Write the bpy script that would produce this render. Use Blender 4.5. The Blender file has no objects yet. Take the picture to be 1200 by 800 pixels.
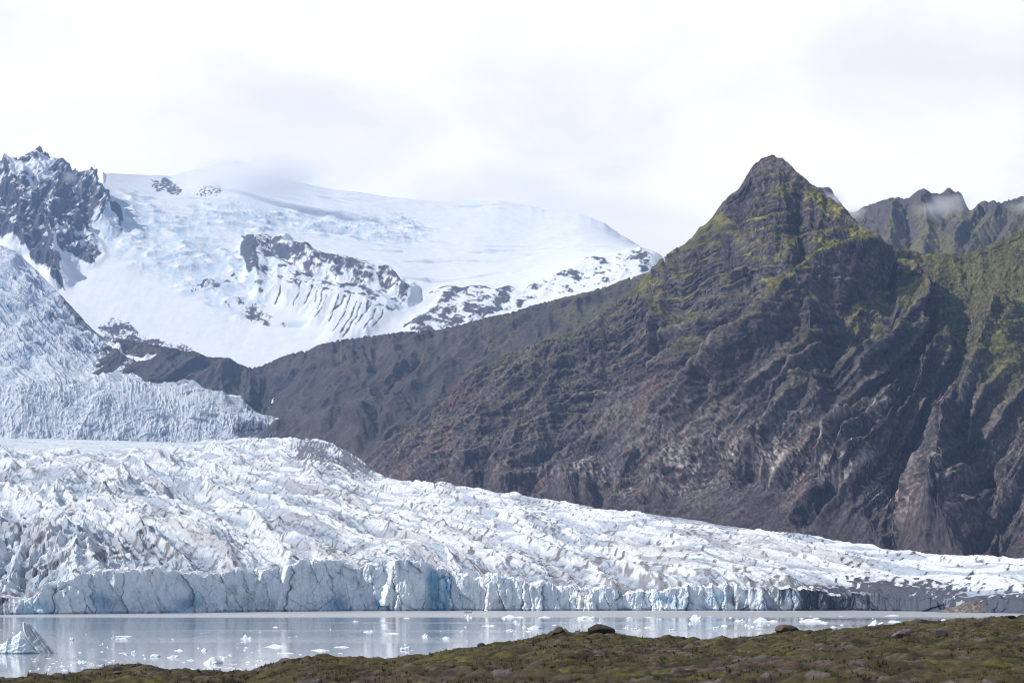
import bpy, math, random
import numpy as np

# ------------------------------------------------------------------ basics
F = 2000.0; HZ = 687.0; CZ = 20.0; CX = 600.0     # survey of the photo: focal length, horizon, eye height above the lake
random.seed(5)
sc = bpy.context.scene
COL = sc.collection
f32 = np.float32
QUICK = False

def W(px, py, Y):
    return ((px - CX) / F * Y, Y, CZ + (HZ - py) / F * Y)

# ------------------------------------------------------------------ noise
def _hash(ix, iy, seed):
    h = ix.astype(np.uint32) * np.uint32(374761393) + iy.astype(np.uint32) * np.uint32(668265263) + np.uint32((seed * 144269 + 977) & 0xffffffff)
    h = (h ^ (h >> np.uint32(13))) * np.uint32(1274126177)
    h = (h ^ (h >> np.uint32(15))) * np.uint32(2246822519)
    return h ^ (h >> np.uint32(16))
_ang = np.arange(256) * (2 * np.pi / 256)
_gc = np.cos(_ang).astype(f32); _gs = np.sin(_ang).astype(f32)

def perlin(x, y, seed=0):
    x0 = np.floor(x); y0 = np.floor(y)
    fx = (x - x0).astype(f32); fy = (y - y0).astype(f32)
    ix = x0.astype(np.int64); iy = y0.astype(np.int64)
    u = fx * fx * fx * (fx * (fx * 6 - 15) + 10); v = fy * fy * fy * (fy * (fy * 6 - 15) + 10)
    def g(dx, dy):
        k = _hash(ix + dx, iy + dy, seed) & np.uint32(255)
        return _gc[k] * (fx - dx) + _gs[k] * (fy - dy)
    a = g(0, 0); b = g(1, 0); a += u * (b - a)
    c = g(0, 1); d = g(1, 1); c += u * (d - c)
    return (a + v * (c - a)) * f32(1.5)

def fbm(x, y, octs=5, seed=0, gain=.5, lac=2.03):
    s = 0; a = 1.0; t = 0
    for o in range(octs):
        s = s + a * perlin(x, y, seed + o * 17); t += a
        a *= gain; x = x * lac + 3.7; y = y * lac - 1.3
    return s / t

def ridged(x, y, octs=5, seed=0, gain=.5, lac=2.1):
    s = 0; a = 1.0; t = 0; w = 1
    for o in range(octs):
        n = 1 - np.abs(perlin(x, y, seed + o * 31)) * 1.6
        n = np.clip(n, 0, 1) ** 2 * w
        s = s + a * n; t += a
        w = np.clip(n * 1.6, 0, 1)
        a *= gain; x = x * lac + 5.1; y = y * lac + 2.7
    return s / t

def worley(x, y, seed=0, jit=.9):
    ix = np.floor(x).astype(np.int64); iy = np.floor(y).astype(np.int64)
    fx = (x - ix).astype(f32); fy = (y - iy).astype(f32)
    f1 = np.full(x.shape, 9, f32); f2 = f1.copy(); idv = np.zeros(x.shape, f32)
    for i in (-1, 0, 1):
        for j in (-1, 0, 1):
            h = _hash(ix + i, iy + j, seed)
            ox = (h & np.uint32(1023)).astype(f32) / 1023; oy = ((h >> np.uint32(10)) & np.uint32(1023)).astype(f32) / 1023
            d = np.hypot(i + .5 + (ox - .5) * jit - fx, j + .5 + (oy - .5) * jit - fy)
            near = d < f1
            f2 = np.where(near, f1, np.minimum(f2, d))
            idv = np.where(near, ((h >> np.uint32(20)) & np.uint32(1023)).astype(f32) / 1023, idv)
            f1 = np.where(near, d, f1)
    return f1, f2, idv

def gully(x, y, ax, ay, seed=0):
    """stripes that run down the slope: (ax, ay) is the unit vector across the slope"""
    ix = np.floor(x).astype(np.int64); iy = np.floor(y).astype(np.int64)
    fx = (x - ix).astype(f32); fy = (y - iy).astype(f32)
    s = 0; t = 1e-6
    for i in (-1, 0, 1, 2):
        for j in (-1, 0, 1, 2):
            h = _hash(ix + i, iy + j, seed)
            vx = fx - i + ((h & np.uint32(1023)).astype(f32) / 1023 - .5) * .9
            vy = fy - j + (((h >> np.uint32(10)) & np.uint32(1023)).astype(f32) / 1023 - .5) * .9
            w = np.exp(-(vx * vx + vy * vy) * 2.2)
            s = s + w * np.cos(2 * np.pi * 1.6 * (vx * ax + vy * ay)); t = t + w
    g = np.clip(s / t * 1.25, -1, 1)
    return 1 - 1.414 * np.sqrt(np.clip(1 - g, 0, 2)) + .25

def sst(a, b, x):
    t = np.clip((x - a) / (b - a), 0, 1)
    return (t * t * (3 - 2 * t)).astype(f32)

def lerp(a, b, t): return a + (b - a) * t
def mixc(c, col, m):
    return c + (np.asarray(col, f32) - c) * m[..., None]

def box(a, k):
    if k < 1: return a
    for ax in (0, 1):
        p = np.concatenate([np.repeat(a.take([0], ax), k + 1, ax), a, np.repeat(a.take([-1], ax), k, ax)], ax)
        c = np.cumsum(p, ax, dtype=np.float64)
        n = a.shape[ax]
        a = ((c.take(range(2 * k + 1, 2 * k + 1 + n), ax) - c.take(range(0, n), ax)) / (2 * k + 1)).astype(f32)
    return a

# ------------------------------------------------------------------ terrain grids
def normals(P):
    du = np.gradient(P, axis=1); dv = np.gradient(P, axis=0)
    n = np.cross(du, dv)
    n /= np.linalg.norm(n, axis=2, keepdims=True) + 1e-9
    return n.astype(f32)

def curve(px, pts, dep, ks=(16, 12)):
    p = np.array(pts, float); d = np.array(dep, float)
    y = np.interp(px, p[:, 0], p[:, 1]); Y = np.interp(px, d[:, 0], d[:, 1])
    if len(px) > 400:
        for k in ks: y = np.convolve(np.pad(y, k, mode='edge'), np.ones(2 * k + 1) / (2 * k + 1), 'valid')
        for k in (24, 18): Y = np.convolve(np.pad(Y, k, mode='edge'), np.ones(2 * k + 1) / (2 * k + 1), 'valid')
    return Y, CZ + (HZ - y) / F * Y

def loft(px, cs, rows):
    """cs: list of (Y, Z) per column from the near foot to the crest; rows: rows per span"""
    out = []
    n = len(cs)
    for k in range(n - 1):
        p0 = cs[max(k - 1, 0)]; p1 = cs[k]; p2 = cs[k + 1]; p3 = cs[min(k + 2, n - 1)]
        m = rows[k]; last = k == n - 2
        for i in range(m + (1 if last else 0)):
            t = i / m
            r = []
            for c in (0, 1):
                a, b, d, e = p0[c], p1[c], p2[c], p3[c]
                m1 = (d - a) * .5; m2 = (e - b) * .5
                # monotone-ish tangents
                dd = d - b
                m1 = np.where(m1 * dd < 0, 0, np.sign(dd) * np.minimum(np.abs(m1), np.abs(dd) * 2)); m2 = np.where(m2 * dd < 0, 0, np.sign(dd) * np.minimum(np.abs(m2), np.abs(dd) * 2))
                r.append((2 * t**3 - 3 * t**2 + 1) * b + (t**3 - 2 * t**2 + t) * m1 + (-2 * t**3 + 3 * t**2) * d + (t**3 - t**2) * m2)
            out.append(r)
    Y = np.array([o[0] for o in out]); Z = np.array([o[1] for o in out])
    X = (px[None, :] - CX) / F * Y
    return np.stack([X, Y, Z], 2).astype(f32)

def proj(P):
    return CX + F * P[..., 0] / P[..., 1], HZ - F * (P[..., 2] - CZ) / P[..., 1]

def field(px, py, lines, width):
    """soft ridge field round drawn lines: 1 on the line falling to 0 at width"""
    out = np.zeros(px.shape, f32)
    for ln in lines:
        w = width; amp = 1.0
        if isinstance(ln, dict): w = ln.get('w', width); amp = ln.get('a', 1.0); ln = ln['p']
        xs = [p[0] for p in ln]; ys = [p[1] for p in ln]
        m = (px > min(xs) - w) & (px < max(xs) + w) & (py > min(ys) - w) & (py < max(ys) + w)
        if not m.any(): continue
        qx = px[m]; qy = py[m]; best = np.full(qx.shape, 1e9, f32)
        for (ax, ay), (bx, by) in zip(ln[:-1], ln[1:]):
            dx, dy = bx - ax, by - ay
            t = np.clip(((qx - ax) * dx + (qy - ay) * dy) / (dx * dx + dy * dy + 1e-9), 0, 1)
            best = np.minimum(best, np.hypot(qx - ax - t * dx, qy - ay - t * dy))
        v = np.clip(1 - best / w, 0, 1) * amp
        cur = out[m]
        out[m] = np.where(np.abs(v) > np.abs(cur), v, cur)
    return out

def inpoly(px, py, poly):
    m = np.zeros(px.shape, bool); n = len(poly)
    for i in range(n):
        ax, ay = poly[i]; bx, by = poly[(i + 1) % n]
        if ay == by: continue
        c = ((ay > py) != (by > py)) & (px < (bx - ax) * (py - ay) / (by - ay) + ax)
        m ^= c
    return m

def fit_crest(P, crest, nf, lo=.45, it=4, k=1, rough=1.0):
    """pull the finished rock back to the surveyed skyline, column by column"""
    cp = np.array(crest, float); x0, x1 = cp[0, 0], cp[-1, 0]
    v = np.minimum(np.arange(P.shape[0]) / (nf - 1), 1); w = sst(lo, .97, v)[:, None]
    bw = 2.5
    bins = np.arange(x0 - 2, x1 + 3, bw)
    fine = np.arange(x0 - 3, x1 + 4, .5); fv = np.interp(fine, cp[:, 0], cp[:, 1])
    tgt = np.array([fv[(fine >= q - bw / 2) & (fine <= q + bw / 2)].min() if ((fine >= q - bw / 2) & (fine <= q + bw / 2)).any() else np.interp(q, cp[:, 0], cp[:, 1]) for q in bins])
    for _ in range(it):
        qx, qy = proj(P)
        b = np.clip(np.round((qx[:nf + 3] - bins[0]) / bw).astype(int), 0, len(bins) - 1)
        m = np.full(len(bins), 1e9); np.minimum.at(m, b.ravel(), qy[:nf + 3].ravel().astype(float))
        ok = m < 1e8
        m = np.interp(bins, bins[ok], m[ok])
        dl = np.clip(tgt - m, -25, 25)
        dl = np.convolve(np.pad(dl, k, mode='edge'), np.ones(2 * k + 1) / (2 * k + 1), 'valid')
        P[..., 2] -= np.interp(qx, bins, dl) * P[..., 1] / F * w
    w2 = (1 - np.clip(np.abs(np.arange(P.shape[0]) / (nf - 1) - 1) / .12, 0, 1))[:, None]
    X = P[..., 0]; sc_ = P[..., 1] / 2500
    P[..., 2] += rough * sc_ * w2 * (2.6 * fbm(X / (11 * sc_), P[..., 1] / 90, 4, 88) + 2.2 * (worley(X / (7 * sc_), P[..., 1] / 70, 89)[2] - .5))
    return P

def mesh_grid(name, P, colr, mat, smooth=True, extra=None, flip=False, parent=None):
    R, C = P.shape[:2]
    me = bpy.data.meshes.new(name)
    me.vertices.add(R * C)
    me.vertices.foreach_set('co', np.ascontiguousarray(P, f32).ravel())
    i = np.arange(R * C, dtype=np.int32).reshape(R, C)
    q = np.stack([i[:-1, :-1], i[:-1, 1:], i[1:, 1:], i[1:, :-1]], 2).reshape(-1, 4)
    if flip: q = q[:, ::-1]
    n = len(q)
    me.loops.add(n * 4); me.polygons.add(n)
    me.loops.foreach_set('vertex_index', np.ascontiguousarray(q).ravel())
    me.polygons.foreach_set('loop_start', np.arange(n, dtype=np.int32) * 4)
    if smooth: me.polygons.foreach_set('use_smooth', np.ones(n, bool))
    else: me.polygons.foreach_set('use_smooth', np.zeros(n, bool))
    me.update()
    if colr is not None:
        a = me.color_attributes.new('tint', 'FLOAT_COLOR', 'POINT')
        c4 = np.ones((R * C, 4), f32); c4[:, :3] = np.clip(colr.reshape(-1, 3), 0, 1)
        a.data.foreach_set('color', c4.ravel())
    for k, v in (extra or {}).items():
        a = me.attributes.new(k, 'FLOAT', 'POINT'); a.data.foreach_set('value', v.astype(f32).ravel())
    me.materials.append(mat)
    o = bpy.data.objects.new(name, me); COL.objects.link(o)
    if parent: o.parent = parent
    return o

def tag(o, label=None, cat=None, group=None, kind=None):
    if label: o['label'] = label
    if cat: o['category'] = cat
    if group: o['group'] = group
    if kind: o['kind'] = kind
    return o

# ------------------------------------------------------------------ materials
def newmat(name):
    m = bpy.data.materials.new(name); m.use_nodes = True
    nt = m.node_tree; b = nt.nodes['Principled BSDF']
    return m, nt, b

def terrain_mat(name, scale, var=.25, rough=.9, bump=.5, bdist=1.0, spec=.2, detail=8, sss=0):
    m, nt, b = newmat(name)
    N = nt.nodes.new; L = nt.links.new
    at = N('ShaderNodeAttribute'); at.attribute_name = 'tint'
    tc = N('ShaderNodeTexCoord')
    no = N('ShaderNodeTexNoise'); no.inputs['Scale'].default_value = scale; no.inputs['Detail'].default_value = detail; no.inputs['Roughness'].default_value = .65
    L(tc.outputs['Object'], no.inputs['Vector'])
    mr = N('ShaderNodeMapRange'); mr.inputs[1].default_value = .3; mr.inputs[2].default_value = .7
    mr.inputs[3].default_value = 1 - var; mr.inputs[4].default_value = 1 + var
    L(no.outputs[0], mr.inputs[0])
    mx = N('ShaderNodeVectorMath'); mx.operation = 'SCALE'
    L(at.outputs['Color'], mx.inputs[0]); L(mr.outputs[0], mx.inputs['Scale'])
    L(mx.outputs[0], b.inputs['Base Color'])
    b.inputs['Roughness'].default_value = rough
    b.inputs['Specular IOR Level'].default_value = spec
    if bump:
        bp = N('ShaderNodeBump'); bp.inputs['Strength'].default_value = bump; bp.inputs['Distance'].default_value = bdist
        L(no.outputs[0], bp.inputs['Height']); L(bp.outputs[0], b.inputs['Normal'])
    return m

M_rock = terrain_mat('rock_and_moss', .11, .42, .95, 1.0, 5, .1, 12)
M_snow = terrain_mat('snow_and_rock', .02, .05, .8, .3, 6, .15)
M_ice = terrain_mat('glacier_ice', .18, .14, .6, .8, 2.0, .25, 10)
M_cliff = terrain_mat('cliff_ice', .25, .08, .45, .5, .8, .35)
M_ground = terrain_mat('moss_and_gravel', 6, .35, .95, .8, .05, .15, 6)

# ------------------------------------------------------------------ 1 main pyramid mountain
def snoise(px, a, s, seed): return a * fbm(px / s, px * 0 + seed * 7.3, 4, seed)

def build_mountain():
    px = np.arange(402, 1400, 1.0)
    crest = [(360, 610), (405, 575), (415, 556), (425, 540), (445, 520), (470, 505), (500, 487), (530, 460), (550, 435), (575, 425), (600, 412), (622, 404), (650, 395),
             (675, 385), (700, 370), (725, 352), (745, 335), (758, 322), (765, 312), (775, 303), (790, 292), (800, 288), (812, 278), (820, 266), (825, 265), (835, 255), (842, 244), (846, 238),
             (858, 227), (868, 218), (873, 208), (878, 202), (884, 192), (895, 185), (903, 181), (908, 183), (914, 184), (922, 190), (930, 198), (938, 206), (945, 210),
             (957, 220), (962, 220), (968, 230), (980, 236), (990, 245), (1003, 258), (1010, 268), (1020, 270), (1030, 273), (1035, 283), (1045, 289),
             (1060, 292), (1080, 297), (1115, 297), (1135, 296), (1145, 292), (1150, 287), (1156, 288), (1175, 278), (1200, 270), (1300, 235), (1400, 240)]
    cd = [(360, 3420), (415, 3400), (550, 3400), (700, 3250), (775, 3150), (850, 2860), (903, 2740), (960, 2640), (1010, 2560), (1060, 2660), (1200, 2620), (1400, 2600)]
    base = [(360, 620), (400, 592), (430, 576), (500, 580), (560, 590), (600, 597), (660, 607), (700, 612), (800, 622), (860, 632), (900, 640), (960, 648), (1000, 655), (1050, 662), (1100, 666), (1200, 672), (1400, 690)]
    bd = [(360, 3360), (415, 3200), (500, 2830), (600, 2560), (800, 2200), (1000, 1900), (1200, 1720), (1400, 1600)]
    Yb, Zb = curve(px, base, bd); Yc, Zc = curve(px, crest, cd, (7, 6))
    def mid(v, vy): return (Yb + (Yc - Yb) * vy, Zb + (Zc - Zb) * v)
    front = loft(px, [(Yb, Zb), mid(.12, .22), mid(.45, .58), mid(.75, .82), (Yc, Zc)], [70, 150, 130, 110])
    m = 30
    t = np.linspace(0, 1, m + 1)[1:, None]
    Yk = Yc[None] + t * 900; Zk = Zc[None] - (t ** .8) * (Zc[None] * .8) 
    back = np.stack([(px[None] - CX) / F * Yc[None] * np.ones_like(t) * (1 + .12 * t), Yk, Zk], 2).astype(f32)
    P = np.concatenate([front, back], 0)
    nf = front.shape[0]
    qx, qy = proj(P); qx = qx.astype(f32); qy = qy.astype(f32)
    vv = np.arange(P.shape[0]) / (nf - 1)
    v = np.minimum(vv, 1)[:, None] * np.ones((1, len(px)), f32)
    backm = sst(1.0, 1.04, vv)[:, None] * np.ones((1, len(px)), f32)
    edge = np.clip(1 - np.abs(vv - 1) / .10, 0, 1)[:, None]
    endT = sst(30, 160, Zc - Zb)[None]
    cm = (1 - .95 * edge) * endT                      # calm at the skyline
    # wobble for drawn lines
    wx = qx + 7 * fbm(qx / 40, qy / 40, 3, 3) ; wy = qy + 7 * fbm(qx / 40, qy / 40, 3, 9)
    spurs = [
        dict(p=[(899, 212), (905, 245), (893, 285), (880, 320)], w=26, a=.3),
        dict(p=[(952, 238), (985, 262), (1008, 290)], w=20, a=.3),
        dict(p=[(1014, 300), (985, 322), (955, 345), (930, 365), (905, 405), (880, 432), (850, 452), (820, 480), (790, 500)], w=34, a=1.0),
        dict(p=[(1055, 335), (1052, 380), (1050, 420), (1018, 430), (995, 450), (972, 472), (955, 492), (925, 515), (905, 540)], w=34, a=1.1),
        dict(p=[(965, 385), (962, 430), (940, 452), (915, 476), (890, 502), (860, 530)], w=26, a=.9),
        dict(p=[(1110, 430), (1085, 450), (1062, 480), (1035, 505), (1010, 530), (1000, 560)], w=30, a=1.0),
        dict(p=[(1180, 400), (1170, 440), (1150, 480), (1120, 520), (1110, 570), (1100, 630)], w=50, a=1.2),
        dict(p=[(832, 285), (800, 330), (790, 370), (810, 420), (790, 455), (755, 490), (722, 515), (690, 548), (668, 580)], w=34, a=.9),
        dict(p=[(752, 345), (720, 380), (690, 400), (660, 440), (640, 480), (610, 520), (590, 560)], w=34, a=.9),
        dict(p=[(655, 418), (600, 470), (570, 510), (545, 560)], w=28, a=.8),
        dict(p=[(590, 432), (540, 475), (510, 520), (490, 565)], w=28, a=.8),
        dict(p=[(520, 474), (480, 510), (455, 550)], w=24, a=.7),
        dict(p=[(880, 430), (850, 470), (830, 500), (800, 530), (775, 560)], w=24, a=.7),
        dict(p=[(1045, 455), (1025, 480), (985, 515), (965, 545)], w=16, a=.6),
    ]
    gul = [
        dict(p=[(975, 400), (978, 450), (985, 470)], w=18, a=.8),
        dict(p=[(1060, 475), (1040, 500), (1005, 530), (985, 560), (960, 590), (940, 610)], w=12, a=1.1),
        dict(p=[(1070, 330), (1080, 380), (1070, 430)], w=24, a=.9),
        dict(p=[(850, 460), (820, 500), (795, 525), (770, 560), (755, 580)], w=12, a=1.0),
        dict(p=[(940, 480), (915, 510), (890, 540), (865, 560)], w=10, a=.7),
        dict(p=[(1140, 470), (1128, 520), (1150, 560)], w=24, a=.7),
        dict(p=[(760, 430), (735, 480), (700, 520), (660, 570)], w=14, a=.9),
        dict(p=[(650, 470), (600, 520), (560, 575)], w=12, a=.7),
        dict(p=[(870, 230), (850, 280), (860, 330), (840, 380)], w=20, a=.6),
        dict(p=[(940, 230), (930, 270), (940, 300), (925, 330)], w=14, a=.6),
    ]
    sp = field(wx, wy, spurs, 30); gu = field(wx, wy, gul, 12)
    N = normals(box(P, 14))
    tall = np.clip((Zc - Zb) / 500, .25, 1)[None]
    d = (sp ** 1.0 * 62 - gu * 26) * tall
    low = sst(.0, .10, v)
    P = P + N * (d * cm * low * (1 - backm * .7))[..., None]
    # erosion, coarse to fine
    for k, (s, a) in enumerate(((300, 8), (150, 3.5), (70, 1.6), (34, .8))):
        N = normals(box(P, max(1, int(s / 14))))
        nx, ny = N[..., 0], N[..., 1]
        l = np.hypot(nx, ny) + 1e-4
        X, Y = P[..., 0], P[..., 1]
        g = gully(X / s, Y / s * 1.0, -ny / l, nx / l, 40 + k)
        P = P + N * (g * a * lerp(.2, 1, cm) * endT * (.25 + .75 * low))[..., None]
    # long spurs and runnels that sweep down to the left
    shear = lerp(1.2, .5, sst(480, 1120, qx))
    wq = 6 * fbm(qx / 90, qy / 90, 2, 71)
    u = qx + shear * np.maximum(qy - 345, 0) + wq + .12 * (qy - 200)
    low2 = sst(330, 430, qy + .25 * (900 - qx) * .3)
    r1 = ridged(u / 44, qy / 420, 2, 72); r2 = ridged(u / 17, qy / 170, 3, 73); r3 = ridged(u / 6.5, qy / 48, 3, 74)
    scr0 = 1 - sst(.09, .22, v + .05 * perlin(qx / 50, qy / 50, 75))
    run = (r1 - .45) * 20 + (r2 - .4) * 7.5 + (r3 - .4) * 2.6
    gr0 = sst(1055, 1110, qx) * sst(470, 400, qy - .35 * (qx - 1060))
    wgt = (1 - .8 * gr0) * (1 - .75 * scr0) * (.42 + .75 * low2) * (.3 + .7 * low)
    P = P + normals(box(P, 8)) * (run * wgt * endT * lerp(.15, 1, cm) * (1 - backm))[..., None]
    # lava beds: ledges and risers
    X, Y, Z = P[..., 0], P[..., 1], P[..., 2]
    zt = Z + 8 * fbm(X / 420, Y / 420, 3, 61) + .03 * X + 10 * (worley(X / 85, Y / 85, 62)[2] - .5)
    up = sst(.30, .60, v) * (.45 + .55 * sst(-.25, .3, perlin(X / 230, Z / 90, 5))) + .12
    dd = 0
    for L_, A_ in ((41, 6), (19, 4.2), (8.5, 2.0)):
        fr = zt / L_ + .06 * perlin(X / 60, zt / L_, int(L_)); fr = fr - np.floor(fr)
        saw = np.where(fr < .82, fr / .82, (1 - fr) / .18) - .5
        dd = dd + saw * A_ * (.55 + 1.5 * perlin(X / (L_ * 2.2), zt / (L_ * 1.2), 90 + int(L_)))
    P = P + normals(box(P, 2)) * (dd * up * lerp(.3, 1, cm) * (1 - backm))[..., None]
    N = normals(box(P, 1))
    X, Y, Z = P[..., 0], P[..., 1], P[..., 2]
    f1, f2, idv = worley(X / 9 + .3 * Z / 13, Z / 13 + Y / 30, 4)
    scree = scr0
    scree = np.maximum(scree, sst(.35, .9, gu) * .8)
    P = P + N * (((idv - .5) * 1.5 + 2.6 * ridged(X / 14 + Z / 40, Z / 22 + Y / 40, 5, 12) + 1.0 * (worley(X / 4.5, Z / 6 + Y / 9, 14)[2] - .5)) * (1 - scree) * lerp(.3, 1, cm))[..., None]
    P = fit_crest(P, crest, nf)
    # ---------------- colour of the ground itself
    N = normals(P); Nb = normals(box(P, 2))
    X, Y, Z = P[..., 0], P[..., 1], P[..., 2]
    n1 = fbm(qx / 55, qy / 40, 5, 21); n2 = fbm(u / 9, qy / 30, 5, 22); n3 = fbm(qx / 3.2, qy / 3.2, 3, 23)
    beds = perlin(X / 400, zt / 9, 31) + .6 * perlin(X / 150, zt / 4, 32)
    c = np.zeros(P.shape, f32) + np.array((.118, .104, .104), f32)
    fb = fbm(qx / 20, zt / 5.5, 4, 33)
    c = mixc(c, (.060, .055, .064), sst(-.05, .35, beds * .5 + fb * .7) * lerp(1, .0, low2))
    c = mixc(c, (.155, .120, .098), sst(.0, .4, n1) * .65)
    c = mixc(c, (.21, .19, .18), sst(.10, .5, n2 + .6 * n3) * .3 * sst(.85, .3, v))
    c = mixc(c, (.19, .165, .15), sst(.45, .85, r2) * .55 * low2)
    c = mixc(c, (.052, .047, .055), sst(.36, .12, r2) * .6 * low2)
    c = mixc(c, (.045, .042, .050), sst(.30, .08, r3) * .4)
    # grass on the ledges and shoulders
    lv = qy
    gz = sst(195, 245, lv) * sst(430, 330, lv)
    gr = sst(.38, .56, Nb[..., 2] + .22 * n2 + .16 * n1 + .25 * fb)
    patches = sst(-.15, .25, fbm(qx / 60, qy / 22, 4, 51) + .30)
    gright = gr0
    gz = np.maximum(gz, gright * .9)
    gr = np.maximum(gr, gright * sst(-.5, .2, n2) * .8); patches = np.maximum(patches, gright * .8)
    ga = np.clip(gr * patches * (gz + .10 * sst(560, 420, lv)), 0, 1)
    gc = mixc(np.zeros(P.shape, f32) + np.array((.125, .122, .045), f32), (.27, .25, .065), sst(-.1, .45, fbm(qx / 30, qy / 12, 4, 52)))
    gc = mixc(gc, (.105, .105, .048), gright * .85)
    c = c + (gc - c) * (ga * .92)[..., None]
    # left shoulder yellow-green tops of the spurs lower down
    ga2 = sst(.25, .7, sp) * sst(.5, .75, Nb[..., 2] + .2 * n2) * sst(560, 430, lv) * .55
    c = mixc(c, (.12, .115, .05), ga2)
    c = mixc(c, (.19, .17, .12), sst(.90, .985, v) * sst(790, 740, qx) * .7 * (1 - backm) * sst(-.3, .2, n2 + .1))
    # reddish scree
    red = field(wx, wy, [[(548, 455), (530, 470)], [(530, 505), (520, 540)], dict(p=[(560, 470), (548, 490)], w=14), dict(p=[(800, 465), (775, 490), (760, 500)], w=16),
                         dict(p=[(930, 560), (950, 600)], w=30, a=.6), dict(p=[(1060, 595), (1070, 635)], w=34, a=.9), dict(p=[(640, 560), (620, 575)], w=16), dict(p=[(500, 525), (470, 560)], w=26, a=.7)], 14)
    c = mixc(c, (.22, .115, .09), np.clip(red * (.45 + .9 * n2), 0, 1) * .42)
    # pale buttresses near the foot
    pale = field(wx, wy, [dict(p=[(790, 540), (830, 560), (900, 550), (960, 545)], w=34), dict(p=[(770, 570), (815, 590), (860, 592)], w=20), dict(p=[(715, 560), (735, 575)], w=18),
                          dict(p=[(1010, 560), (1050, 600), (1100, 610), (1105, 640)], w=44), dict(p=[(660, 575), (700, 560)], w=16), dict(p=[(1000, 530), (1030, 500)], w=26, a=.7)], 30)
    pm = np.clip(pale * 1.3, 0, 1) * sst(-.10, .40, n2 + .8 * n3 + .05) * (1 - .6 * scr0)
    c = mixc(c, (.29, .26, .24), pm * .8)
    c = mixc(c, (.50, .46, .44), sst(.55, .8, n3 + .4 * n2) * np.clip(pale * 2, 0, 1) * .8)
    # dark scree fans at the foot and in the gullies
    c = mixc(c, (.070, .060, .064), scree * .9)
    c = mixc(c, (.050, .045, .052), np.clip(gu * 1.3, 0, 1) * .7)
    c = np.clip(c * (1 + .75 * n3 + .35 * n2)[..., None], .02, 1); c = c ** 1.15 * 1.48
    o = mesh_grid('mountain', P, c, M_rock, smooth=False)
    return tag(o, 'dark pyramid shaped mountain with mossy ledges standing behind the right half of the glacier', 'mountain', kind='structure')

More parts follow.
